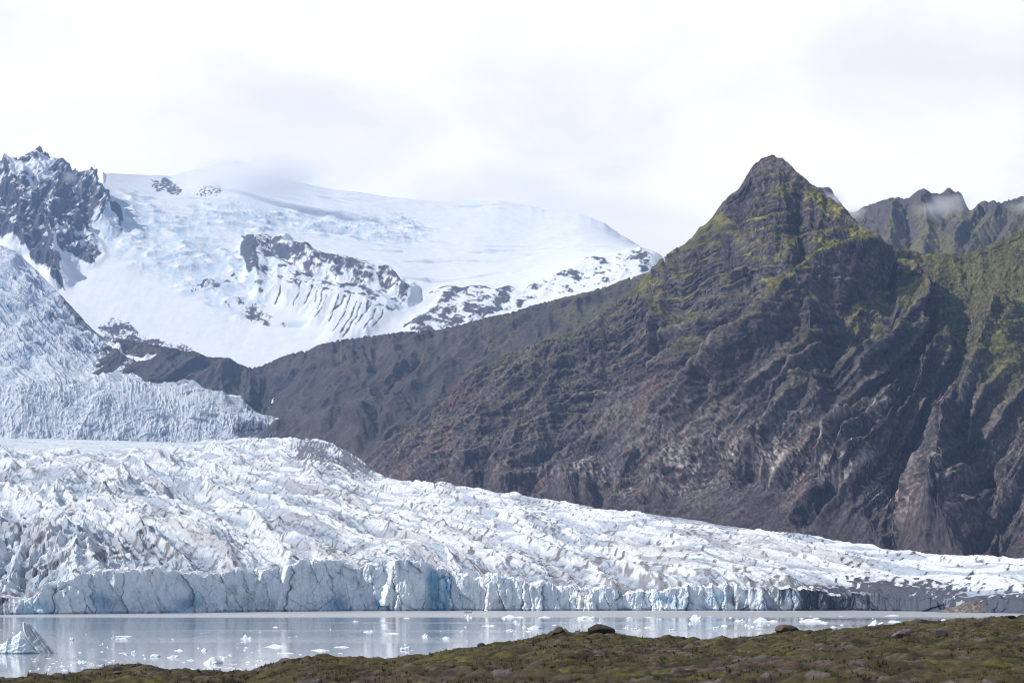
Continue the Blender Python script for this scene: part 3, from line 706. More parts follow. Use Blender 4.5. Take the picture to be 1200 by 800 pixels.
    c = mixc(c, (.50, .66, .79), np.clip(crack * (.35 + .5 * left) + bl * .25, 0, 1) * .75)
    steep = sst(.80, .45, N[..., 2])
    dirt = sst(.05, .55, n2 + .35 * n3 + .2 * n1)
    c = mixc(c, (.36, .34, .345), dirt * (.35 + .5 * steep))
    fleck = sst(.28, .5, n3 + .15 * steep + .15 * n1) 
    c = mixc(c, (.20, .18, .18), fleck * .7)
    # blue grey crevasse lines that follow the flow, shade painted into the troughs
    c = mixc(c, (.30, .36, .45), sst(.36, .10, sml) * .75 * (1 - smooth))
    c = mixc(c, (.40, .46, .54), sst(.16, .04, g2 - g1) * .5 * (1 - smooth))
    c = mixc(c, (.24, .29, .37), sst(.25, .05, med) * .5 * (1 - smooth))
    streak = sst(.2, .6, perlin(b / 26, a / 600, 531) + .35 * n2) * .5 * sst(.75, .3, vv)
    c = mixc(c, (.36, .34, .35), streak)
    # dirty far hummock end, moraine edge, dirty right snout
    dq = 22 * fbm(X / 70, Y / 160, 4, 540)
    dh = field(qx + dq, qy + .4 * dq, [dict(p=[(362, 536), (395, 540), (425, 552)], w=20), dict(p=[(1180, 652), (1400, 670)], w=8, a=.5)], 20)
    c = mixc(c, (.075, .08, .10), sst(.22, .48, dh * .75 + .6 * n2 + 1.1 * n3) * .92)
    rs = sst(.26, .5, .75 * n3 + field(qx, qy, [dict(p=[(960, 698), (1040, 697), (1100, 700), (1200, 706), (1400, 712)], w=20), dict(p=[(700, 692), (960, 694)], w=12, a=.8), dict(p=[(-60, 700), (0, 700), (50, 692)], w=16, a=.5), dict(p=[(560, 672), (700, 684), (860, 680)], w=14, a=.45)], 20) + .55 * n2 + .35 * n3)
    c = mixc(c, lerp(np.array((.22, .21, .22), f32), np.array((.06, .065, .085), f32), sst(900, 980, qx)[..., None]) , rs * lerp(.8, .98, sst(900, 980, qx)))
    o = mesh_grid('glacier', P, c, M_ice, smooth=False)
    tag(o, 'white crevassed glacier tongue filling the valley above the lake', 'glacier', kind='structure')
    return o

def build_cliff(parent):
    px = np.arange(-225, 1395, .8)
    Yf = foot_depth(px).astype(f32)
    lipy = np.interp(px, [p[0] for p in LIP], [p[1] for p in LIP])
    Zl = (CZ + (HZ - lipy) / F * (Yf + 8)).astype(f32)
    Xf = ((px - CX) / F * Yf).astype(f32)
    jag = 5 * (worley(Xf / 24, Xf * 0 + .5, 60)[2] - .5) + 4.6 * fbm(Xf / 11, Xf * 0, 4, 601) + 1.4 * (worley(Xf / 7, Xf * 0 + .5, 61)[2] - .5)
    Zl = Zl + jag
    nr = 74; nt = 40
    s = np.linspace(0, 1, nr)[:, None].astype(f32)
    lean = sst(960, 1060, px)[None] * 30 + 3 + sst(60, 0, px)[None] * 16      # the right snout and far left are slopes, not walls
    Z = -2.5 + (Zl[None] + 2.5) * s
    Y = Yf[None] + lean * s ** 1.3
    # plan shape of the wall: bays and fins
    Xg = Xf[None] * np.ones_like(s)
    f1, f2, idv = worley(Xg / 30 + .12 * fbm(Z / 9, Xg / 30, 3, 3), Z / 120 + 3.3, 62)
    g1, g2, idg = worley(Xg / 10 + .2 * fbm(Z / 6, Xg / 12, 3, 4) + Z / 60, Z / 30, 63)
    h1, h2, idh = worley(Xg / 4.5, Z / 9, 64)
    off = (idv - .5) * 17 + (idg - .5) * 7 + (idh - .5) * 2.0 + np.clip(.12 - (g2 - g1), 0, .12) * 10 + np.clip(.08 - (f2 - f1), 0, .08) * 30
    # slanting facets so that edges catch the light
    off += 9 * np.abs(perlin(Xg / 26 + Z / 90, Z / 70, 165)) + 5 * np.abs(fbm(Xg / 9 - Z / 60, Z / 26, 3, 166)) + (perlin(Xg / 40, Z / 60, 65) * 7 + 3 * perlin(Xg / 14, Z / 20, 66) + 1.6 * fbm(Xg / 4, Z / 6, 4, 67))
    colpx = px[None] * np.ones_like(s)
    pyy = HZ - F * (Z - CZ) / Y
    fl = sst(500, 520, colpx) * sst(720, 660, colpx)           # fluted columns
    flute = np.abs(np.sin(Xg / 8.2 + 1.4 * perlin(Xg / 30, Z / 60, 68)))
    off += fl * (-(flute ** .6) * 6 + 3)
    # two lit fins and the deep bay
    def gauss(c, w): return np.exp(-((colpx + .25 * (pyy - 690) - c) / w) ** 2)
    off += -9 * gauss(331, 4) - 5 * gauss(274, 5) - 7 * gauss(455, 5) - 5 * gauss(303, 3) + 14 * np.exp(-((colpx - 512) / 13.) ** 4) - 5 * gauss(540, 9)
    off += 7 * np.exp(-((colpx - 118) / 14.) ** 2 - ((pyy - 708) / 9) ** 2) + 8 * np.exp(-((colpx - 218) / 22.) ** 2 - ((pyy - 712) / 8) ** 2) + 6 * np.exp(-((colpx - 392) / 12.) ** 2 - ((pyy - 708) / 8) ** 2)
    # notch at the water line
    off += np.clip(1 - np.abs(Z - .3) / 1.2, 0, 1) * 2.0
    # a crumbled apron low down
    Y = Y + off * (1 - .25 * s)
    X = Xg * (Y / Yf[None])
    # over the lip and back under the glacier surface
    u = np.linspace(0, 1, nt)[1:, None].astype(f32)
    Yt = Y[-1][None] + u * 60
    Zt = Zl[None] + u * 2.0 + 3.0 * fbm((X[-1][None] + 0 * u) / 8, Yt / 8, 3, 69) * np.minimum(u * 6, 1) + 2.5 * (worley((X[-1][None] + 0 * u) / 9, Yt / 9, 70)[2] - .5) * np.minimum(u * 6, 1) - 14 * sst(.35, 1, u)
    Xt = X[-1][None] + 0 * u
    P = np.concatenate([np.stack([X, Y, Z], 2), np.stack([Xt, Yt, Zt], 2)], 0).astype(f32)
    qx, qy = proj(P); qx = qx.astype(f32); qy = qy.astype(f32)
    X, Y, Z = P[..., 0], P[..., 1], P[..., 2]
    N = normals(P)
    n1 = fbm(X / 40, Z / 22, 4, 621); n2 = fbm(X / 9, Z / 14, 5, 622); n3 = fbm(X / 2.2, Z / 2.8, 3, 623)
    cracks = ridged(X / 16, Z / 30, 4, 624)
    c = np.zeros(P.shape, f32) + np.array((.78, .83, .87), f32)
    c = mixc(c, (.88, .90, .91), sst(-.2, .4, n1) * .8)
    c = mixc(c, (.34, .46, .58), sst(.55, .85, cracks) * .45)
    blue = field(qx + 3 * n2, qy + 3 * n2, [dict(p=[(508, 675), (512, 712)], w=17), dict(p=[(525, 680), (522, 712)], w=14, a=.8), dict(p=[(118, 700), (124, 716)], w=24, a=.8), dict(p=[(200, 714), (235, 700)], w=20, a=.8), dict(p=[(30, 712), (60, 716)], w=26, a=.8),
                           dict(p=[(385, 708), (400, 712)], w=16), dict(p=[(442, 708), (450, 714)], w=10), dict(p=[(770, 700), (805, 710)], w=14, a=.8), dict(p=[(835, 700), (850, 700)], w=20, a=.7), dict(p=[(915, 694), (930, 700)], w=14, a=.8)], 16)
    c = mixc(c, (.26, .50, .66), np.clip(sst(.25, .8, blue + .4 * n2) * (.6 + .35 * sst(495, 503, qx) * sst(535, 528, qx)), 0, 1))
    # debris bands and dirty streaks from the top
    dr = sst(.55, .95, s) * 1.0
    drip = np.concatenate([dr * np.ones_like(Xg), np.ones((nt - 1, len(px)))], 0)
    c = mixc(c, (.16, .17, .20), np.clip(drip * sst(.15, .5, fbm(X / 5, Z / 40, 4, 625) + .1) * (.35 + .5 * sst(560, 760, qx)), 0, 1))
    dk = sst(.1, .5, sst(730, 900, qx) * .3 + sst(920, 975, qx) * 1.1 + sst(60, 0, qx) * .35 + .45 * n1 + .3 * n2 - .05)
    c = mixc(c, (.045, .055, .08), dk * .99)
    c = mixc(c, (.60, .67, .74), sst(.5, .62, n2 + .3 * n3) * sst(930, 1000, qx) * .75)
    topm = np.concatenate([np.zeros_like(Xg), np.ones((nt - 1, len(px)))], 0)
    c = mixc(c, (.80, .82, .85), topm * sst(-.1, .25, n2 + .1) * .9 * sst(1050, 950, qx))
    c = c * (1 + .12 * n3)[..., None]
    o = mesh_grid('ice_cliff', P, c, M_cliff, parent=parent, smooth=False)
    return o

# ------------------------------------------------------------------ 7 water, lake bed, far ground
def plane(name, x0, x1, y0, y1, z, mat, nx=2, ny=2):
    xs = np.linspace(x0, x1, nx); ys = np.linspace(y0, y1, ny)
    X, Y = np.meshgrid(xs, ys)
    return mesh_grid(name, np.stack([X, Y, X * 0 + z], 2).astype(f32), None, mat)

def build_water():
    m, nt, b = newmat('silty_lake_water')
    N = nt.nodes.new; L = nt.links.new
    b.inputs['Base Color'].default_value = (.42, .44, .46, 1)
    b.inputs['IOR'].default_value = 1.333
    geo = N('ShaderNodeNewGeometry')
    sep = N('ShaderNodeSeparateXYZ'); L(geo.outputs['Position'], sep.inputs[0])
    mp = N('ShaderNodeMapping'); mp.inputs['Scale'].default_value = (.35, 1.0, 1); L(geo.outputs['Position'], mp.inputs[0])
    no = N('ShaderNodeTexNoise'); no.inputs['Scale'].default_value = 1.4; no.inputs['Detail'].default_value = 4; L(mp.outputs[0], no.inputs['Vector'])
    # wind: calm near the bank, ruffled in a band along the ice front
    mp2 = N('ShaderNodeMapping'); mp2.inputs['Scale'].default_value = (.0012, .010, 1); L(geo.outputs['Position'], mp2.inputs[0])
    n2 = N('ShaderNodeTexNoise'); n2.inputs['Scale'].default_value = 1.0; n2.inputs['Detail'].default_value = 5; L(mp2.outputs[0], n2.inputs['Vector'])
    band = N('ShaderNodeMapRange'); band.inputs[1].default_value = 1090; band.inputs[2].default_value = 1150; L(sep.outputs['Y'], band.inputs[0])
    mr = N('ShaderNodeMapRange'); mr.inputs[1].default_value = .5; mr.inputs[2].default_value = .75; mr.inputs[3].default_value = 0; mr.inputs[4].default_value = .25; L(n2.outputs[0], mr.inputs[0])
    ad = N('ShaderNodeMath'); ad.operation = 'MAXIMUM'; L(band.outputs[0], ad.inputs[0]); L(mr.outputs[0], ad.inputs[1])
    st = N('ShaderNodeMapRange'); st.inputs[3].default_value = .05; st.inputs[4].default_value = 1.0; L(ad.outputs[0], st.inputs[0])
    ro = N('ShaderNodeMapRange'); ro.inputs[3].default_value = .06; ro.inputs[4].default_value = .32; L(ad.outputs[0], ro.inputs[0]); L(ro.outputs[0], b.inputs['Roughness'])
    bp = N('ShaderNodeBump'); bp.inputs['Distance'].default_value = .12; L(st.outputs[0], bp.inputs['Strength']); L(no.outputs[0], bp.inputs['Height'])
    wn = N('ShaderNodeTexNoise'); wn.inputs['Scale'].default_value = .9; wn.inputs['Detail'].default_value = 3; L(geo.outputs['Position'], wn.inputs['Vector'])
    sb = N('ShaderNodeVectorMath'); sb.operation = 'SUBTRACT'; sb.inputs[1].default_value = (.5, .5, .5); L(wn.outputs['Color'], sb.inputs[0])
    am = N('ShaderNodeMapRange'); am.inputs[3].default_value = .010; am.inputs[4].default_value = 1.3; L(ad.outputs[0], am.inputs[0])
    sl = N('ShaderNodeVectorMath'); sl.operation = 'SCALE'; L(sb.outputs[0], sl.inputs[0]); L(am.outputs[0], sl.inputs['Scale'])
    fl = N('ShaderNodeVectorMath'); fl.operation = 'MULTIPLY'; fl.inputs[1].default_value = (1, 1, 0); L(sl.outputs[0], fl.inputs[0])
    a2 = N('ShaderNodeVectorMath'); L(bp.outputs[0], a2.inputs[0]); L(fl.outputs[0], a2.inputs[1])
    nm = N('ShaderNodeVectorMath'); nm.operation = 'NORMALIZE'; L(a2.outputs[0], nm.inputs[0]); L(nm.outputs[0], b.inputs['Normal'])
    o = plane('water', -6000, 6000, 60, 3000, 0, m)
    tag(o, 'calm silver grey glacial lake reflecting the ice cliff', 'lake', kind='structure')

def build_far_ground():
    m, nt, b = newmat('dark_valley_gravel'); b.inputs['Base Color'].default_value = (.09, .085, .085, 1); b.inputs['Roughness'].default_value = 1
    o = plane('ground', -16000, 16000, -16000, 16000, -3.5, m)
    tag(o, 'dark gravel plain running out to the horizon under the lake and ice', 'ground', kind='structure')

def build_mound():
    g = np.linspace(-1, 1, 90).astype(f32)
    A, B = np.meshgrid(g, g)
    cx, cy, _ = W(1143, 700, foot_depth(1143) + 4)
    X = cx + A * 30; Y = cy + 12 + B * 26
    r = np.hypot(A, B * .9)
    Z = np.clip(1 - r, 0, 1) ** .9 * 9 * (1 + .5 * fbm(X / 6, Y / 6, 4, 701)) * (1 + .35 * A) - .8 + 1.0 * fbm(X / 2, Y / 2, 3, 702)
    n = fbm(X / 3, Y / 3, 4, 703)
    c = np.zeros(X.shape + (3,), f32) + np.array((.19, .155, .13), f32)
    c = mixc(c, (.40, .33, .28), sst(.0, .35, n)); c = mixc(c, (.09, .085, .09), sst(.1, .5, A + .4 * n))
    o = mesh_grid('debris_mound', np.stack([X, Y, Z], 2).astype(f32), c, M_rock)
    tag(o, 'small tan heap of rock debris at the foot of the dirty right end of the ice front', 'debris mound', kind='structure')

# ------------------------------------------------------------------ 8 near bank
CREST_F = [(-250, 800), (-60, 794), (0, 792), (50, 791), (75, 790), (95, 788), (115, 786), (130, 784), (150, 781), (165, 780), (180, 780), (198, 783), (210, 783), (240, 785), (270, 784), (290, 783), (305, 779), (320, 775), (334, 771), (345, 769), (365, 768), (390, 769), (430, 769), (470, 768), (490, 767),
           (510, 763), (530, 758), (550, 755), (570, 752), (590, 750), (610, 748), (640, 745), (655, 741), (665, 740), (690, 740), (705, 741), (720, 742), (740, 744), (755, 746), (775, 748), (800, 747), (830, 745), (850, 743), (880, 741), (905, 740), (940, 737), (960, 736), (1000, 734), (1025, 731), (1040, 729), (1060, 727),
           (1100, 725), (1130, 723), (1160, 722), (1180, 722), (1200, 721), (1260, 716), (1450, 706)]
def bank_crest(px):
    y = np.interp(px, [p[0] for p in CREST_F], [p[1] for p in CREST_F])
    Y = np.interp(px, [-250, 0, 200, 330, 600, 900, 1200, 1450], [44, 46, 50, 56, 62, 66, 70, 72])
    return y, Y

def bank_noise(X, Y):
    f1, f2, idv = worley(X / .9 + .4 * perlin(X, Y, 1), Y / 1.25, 81)
    h = .32 * fbm(X / 2.4, Y / 3.6, 4, 801) + .16 * (.5 - f1) + .09 * fbm(X / .4, Y / .6, 4, 802)
    s1, s2, ids = worley(X / .42, Y / .55, 82)
    st = sst(.05, .22, s2 - s1) * sst(.86, .9, ids) * sst(-.05, .25, perlin(X / 3, Y / 5, 803) + .05)
    return h + .055 * st, st, f1

def bank_base(X, Y):
    """height of the calm bank surface at X, Y (vectorised)"""
    px = CX + F * X / Y
    cy, cY = bank_crest(px)
    zc = CZ + (HZ - cy) / F * cY
    z0 = CZ - (812 - HZ) / F * 27.0
    t = (Y - 27.0) / (cY - 27.0)
    zin = z0 + (zc - z0) * np.clip(t, -.8, 1)
    zout = zc - (Y - cY) * .10 - np.clip(Y - cY - 10, 0, 500) ** 1.15 * .12
    return np.where(t <= 1, zin, zout)

def bank_height(X, Y):
    return bank_base(X, Y) + bank_noise(X, Y)[0] - .10

def build_bank():
    us = np.concatenate([np.linspace(-4, -.48, 160)[:-1], np.linspace(-.48, .48, 1500), np.linspace(.48, 4, 160)[1:]]); nc = len(us)
    Ys = np.concatenate([np.geomspace(4, 27, 110)[:-1], np.geomspace(27, 80, 520)[:-1], np.geomspace(80, 210, 60)])
    Y = Ys[:, None] * np.ones((1, nc)); X = us[None] * Y
    h, st, f1 = bank_noise(X, Y)
    Z = np.maximum(bank_base(X, Y) + h - .10, -3.0)
    P = np.stack([X, Y, Z], 2).astype(f32)
    n1 = fbm(X / 5, Y / 7, 4, 811); n2 = fbm(X / 1.1, Y / 1.6, 5, 812); n3 = fbm(X / .2, Y / .25, 3, 813)
    c = np.zeros(P.shape, f32) + np.array((.062, .052, .024), f32)
    c = mixc(c, (.086, .082, .022), sst(.05, .4, n2 + .5 * n1))
    c = mixc(c, (.088, .062, .046), sst(.0, .4, -n1 + .5 * n2) * .85)
    c = mixc(c, (.12, .05, .035), sst(.38, .6, fbm(X / 2, Y / 3, 3, 814)) * .7)
    c = mixc(c, (.11, .098, .100), np.clip(st * 1.4, 0, 1))
    c = mixc(c, (.15, .135, .13), sst(.3, .5, n3 + .3 * n2) * .35)
    c = mixc(c, (.016, .015, .010), sst(.36, .58, f1) * .65)
    c = c * (1 + .35 * n3)[..., None]
    o = mesh_grid('lake_bank', P, c, M_ground)
    tag(o, 'mossy stony bank in the foreground rising to the right', 'bank', kind='structure')

def build_tufts():
    rng = np.random.default_rng(3)
    n = 22000
    Y = 27 + (74 - 27) * rng.random(n) ** .8; u = rng.uniform(-.34, .34, n); X = u * Y
    keep = (perlin(X / 2.2, Y / 3, 821) + .5 * perlin(X / .6, Y / .9, 822)) > .02
    X, Y = X[keep], Y[keep]; n = len(X)
    Z = bank_height(X, Y)
    B = 7
    V = np.zeros((n, B, 3, 3), f32); C = np.zeros((n, B, 3, 3), f32)
    a = rng.uniform(0, 6.28, (n, B)); ln = rng.uniform(.03, .09, (n, B)) * rng.uniform(.6, 1.3, (n, 1)); lean = rng.uniform(.2, 1.0, (n, B)); r0 = rng.uniform(0, .05, (n, B))
    bx = X[:, None] + np.cos(a) * r0; by = Y[:, None] + np.sin(a) * r0
    w = .010
    V[:, :, 0] = np.stack([bx - np.sin(a) * w, by + np.cos(a) * w, Z[:, None] - .02 + 0 * bx], 2)
    V[:, :, 1] = np.stack([bx + np.sin(a) * w, by - np.cos(a) * w, Z[:, None] - .02 + 0 * bx], 2)
    V[:, :, 2] = np.stack([bx + np.cos(a) * ln * lean, by + np.sin(a) * ln * lean, Z[:, None] + ln], 2)
    base = np.array([(.10, .11, .025), (.15, .13, .05), (.035, .032, .018), (.11, .07, .04), (.025, .022, .015)], f32)[rng.integers(0, 5, n)]
    C[:] = base[:, None, None, :]
    me = bpy.data.meshes.new('grass'); v = V.reshape(-1, 3)
    me.vertices.add(len(v)); me.vertices.foreach_set('co', v.ravel())
    m = len(v) // 3
    me.loops.add(m * 3); me.polygons.add(m)
    me.loops.foreach_set('vertex_index', np.arange(m * 3, dtype=np.int32)); me.polygons.foreach_set('loop_start', np.arange(m, dtype=np.int32) * 3)
    me.update()
    at = me.color_attributes.new('tint', 'FLOAT_COLOR', 'POINT'); c4 = np.ones((len(v), 4), f32); c4[:, :3] = C.reshape(-1, 3); at.data.foreach_set('color', c4.ravel())
    me.materials.append(M_ground)
    o = bpy.data.objects.new('grass', me); COL.objects.link(o)
    tag(o, 'short olive grass and moss tufts growing all over the foreground bank', 'grass', kind='stuff')

# ------------------------------------------------------------------ stones, floes, berg, boat, waterfall
def ico(sub=3):
    import bmesh
    bm = bmesh.new(); bmesh.ops.create_icosphere(bm, subdivisions=sub, radius=1)
    v = np.array([p.co[:] for p in bm.verts], f32); fa = np.array([[q.index for q in p.verts] for p in bm.faces], np.int32); bm.free()
    return v, fa

def mesh_tri(name, v, fa, mat, tint=None, smooth=False):
    me = bpy.data.meshes.new(name)
    me.vertices.add(len(v)); me.vertices.foreach_set('co', np.ascontiguousarray(v, f32).ravel())
    k = fa.shape[1]
    me.loops.add(len(fa) * k); me.polygons.add(len(fa))
    me.loops.foreach_set('vertex_index', np.ascontiguousarray(fa, np.int32).ravel()); me.polygons.foreach_set('loop_start', np.arange(len(fa), dtype=np.int32) * k)
    me.polygons.foreach_set('use_smooth', np.full(len(fa), smooth))
    me.update()
    if tint is not None:
        a = me.color_attributes.new('tint', 'FLOAT_COLOR', 'POINT'); c4 = np.ones((len(v), 4), f32); c4[:, :3] = tint; a.data.foreach_set('color', c4.ravel())
    me.materials.append(mat)
    return me

M_stone = terrain_mat('lichen_stone', 5, .35, .9, .7, .04, .2, 6)
M_floe = terrain_mat('floating_ice', 3, .06, .4, .4, .05, .4, 4)

def stone_mesh(seed, colr, flatten=.6):
    v, fa = ico(4)
    r = np.random.default_rng(seed)
    # chop with random planes for facets
    for _ in range(16):
        n = r.normal(size=3); n /= np.linalg.norm(n); d = r.uniform(.62, .92)
        e = v @ n - d
        v = v - np.clip(e, 0, None)[:, None] * n * .9
    v = v * (1 + .05 * fbm(v[:, 0] * 3 + seed, v[:, 1] * 3 + v[:, 2] * 2, 4, seed))[:, None]
    v[:, 2] *= flatten
    t = np.array(colr, f32) * (1 + .3 * fbm(v[:, 0] * 2 + seed, v[:, 2] * 2 + v[:, 1], 4, seed + 5))[:, None]
    return mesh_tri('boulder', v, fa, M_stone, t, True)

def build_stones():
    dark = [stone_mesh(i, (.05, .042, .042), .62) for i in range(3)]
    grey = [stone_mesh(10 + i, (.135, .115, .118), .55) for i in range(5)]
    brown = [stone_mesh(20 + i, (.12, .09, .08), .5) for i in range(3)]
    def put(me, px, Yd, wpx, asp, label, group, rz, on_py=None):
        o = bpy.data.objects.new('boulder', me); COL.objects.link(o)
        if on_py is not None:    # find the ground point under that line of sight
            ys = np.linspace(27, 76, 900); xs = (px - CX) / F * ys
            zz = bank_base(xs, ys); pp = HZ - F * (zz - CZ) / ys
            k = int(np.argmin(np.abs(pp - on_py))); Yd = float(ys[k])
        x = (px - CX) / F * Yd
        z = float(bank_height(np.array([x]), np.array([Yd]))[0])
        w = wpx / F * Yd / 2
        o.location = (x, Yd, z + w * asp * (.5 if wpx > 15 else .2)); o.scale = (w, w * .8, w * asp * (2.5 if wpx > 15 else 1.6)); o.rotation_euler = (random.uniform(-.1, .1), random.uniform(-.12, .12), rz)
        tag(o, label, 'boulder', group)
    cy = lambda p: float(bank_crest(np.array([p]))[1][0])
    G = 'boulders on the foreground bank'
    put(dark[0], 704, cy(704) - .6, 35, .42, 'large dark rounded boulder on the crest of the bank right of centre', G, .3)
    put(brown[0], 921, cy(921) - .6, 31, .36, 'flat topped brown grey boulder sticking up from the bank crest', G, .1)
    put(dark[1], 1182, cy(1182) - .3, 22, .18, 'low dark stone capping the bank crest at far right', G, 1.2)
    put(dark[2], 340, cy(340) - .4, 15, .3, 'small blocky black stone on the crest left of centre', G, .2)
    put(grey[0], 564, cy(564) - 3, 11, .9, 'upright pale grey stone below the crest left of the mossy hump', G, .6)
    put(grey[1], 662, cy(662) - 1.0, 17, .7, 'cluster topping grey stone just left of the large dark boulder', G, 2)
    put(grey[2], 680, cy(680) - 1.6, 14, .6, 'squat grey stone leaning against the large dark boulder', G, .6)
    put(brown[1], 655, cy(655) - 3, 20, .45, 'brown grey stone lying below the boulder cluster on the slope', G, .9)
    put(grey[3], 1057, None, 26, .4, 'purplish grey slab half sunk in moss on the right slope', G, .4, 742)
    put(dark[0], 1102, None, 22, .5, 'rounded black boulder in the moss of the right slope', G, 2.4, 743)
    put(grey[4], 965, None, 16, .35, 'pale flat stone in the grass below the brown grey boulder', G, 1, 762)
    put(grey[0], 939, None, 11, .5, 'small mauve grey stone in the grass left of the pale flat stone', G, 0, 758)
    put(brown[2], 1078, None, 18, .3, 'grey stone resting above a dark mossy hollow on the right', G, 0, 752)
    put(grey[1], 700, None, 14, .4, 'pale stone in the rubble patch below the large dark boulder', G, 1.9, 770)
    put(grey[2], 587, None, 16, .4, 'grey stone beside the dark crack on the middle slope', G, .9, 778)
    put(dark[1], 190, cy(178) - .3, 14, .35, 'low black stone on the bank crest near the left', G, .5)
    put(dark[2], 155, cy(155) - .3, 13, .35, 'dark tussock like stone on the left bank crest', G, 1.5)
    put(dark[0], 800, cy(801) - .5, 8, .5, 'little dark stone on the dip of the bank crest', G, 1.5)
    rr = random.Random(9)
    allm = grey + brown + grey + dark
    for i in range(150):
        px = rr.uniform(-60, 1260); cyy = float(bank_crest(np.array([px]))[0][0])
        py = rr.uniform(cyy + 1, 806)
        if perlin(np.array([px / 70.]), np.array([py / 22.]), 99)[0] < -.12 and rr.random() < .8: continue
        w = 2.5 + rr.expovariate(1 / 2.6)
        put(rr.choice(allm), px, None, min(w, 15), rr.uniform(.3, .7), 'small grey stone scattered among the moss of the bank', 'small stones strewn over the bank', rr.uniform(0, 6), py)

def floe_mesh(seed, jag=1.0):
    v, fa = ico(3)
    r = np.random.default_rng(seed)
    for _ in range(9):
        n = r.normal(size=3); n /= np.linalg.norm(n); d = r.uniform(.5, .9)
        e = v @ n - d
        v = v - np.clip(e, 0, None)[:, None] * n
    a = np.arctan2(v[:, 1], v[:, 0])
    k = 1 + .35 * perlin(np.cos(a) * 1.6 + seed, np.sin(a) * 1.6, seed)
    v[:, 0] *= k; v[:, 1] *= k
    hx = .6 + .7 * jag * (perlin(v[:, 0] * 1.7 + seed, v[:, 1] * 1.7, seed + 3) + .25 * perlin(v[:, 0] * 5, v[:, 1] * 5, seed))
    v[:, 2] = np.where(v[:, 2] > 0, v[:, 2] * np.clip(hx, .15, 2), v[:, 2] * .5)
    t = np.array((.80, .85, .90), f32) + np.array((-.2, -.08, 0), f32) * sst(.1, .6, perlin(v[:, 0] * 2, v[:, 1] * 2 + v[:, 2] * 3, seed))[:, None]
    return mesh_tri('ice_floe', v, fa, M_floe, t)

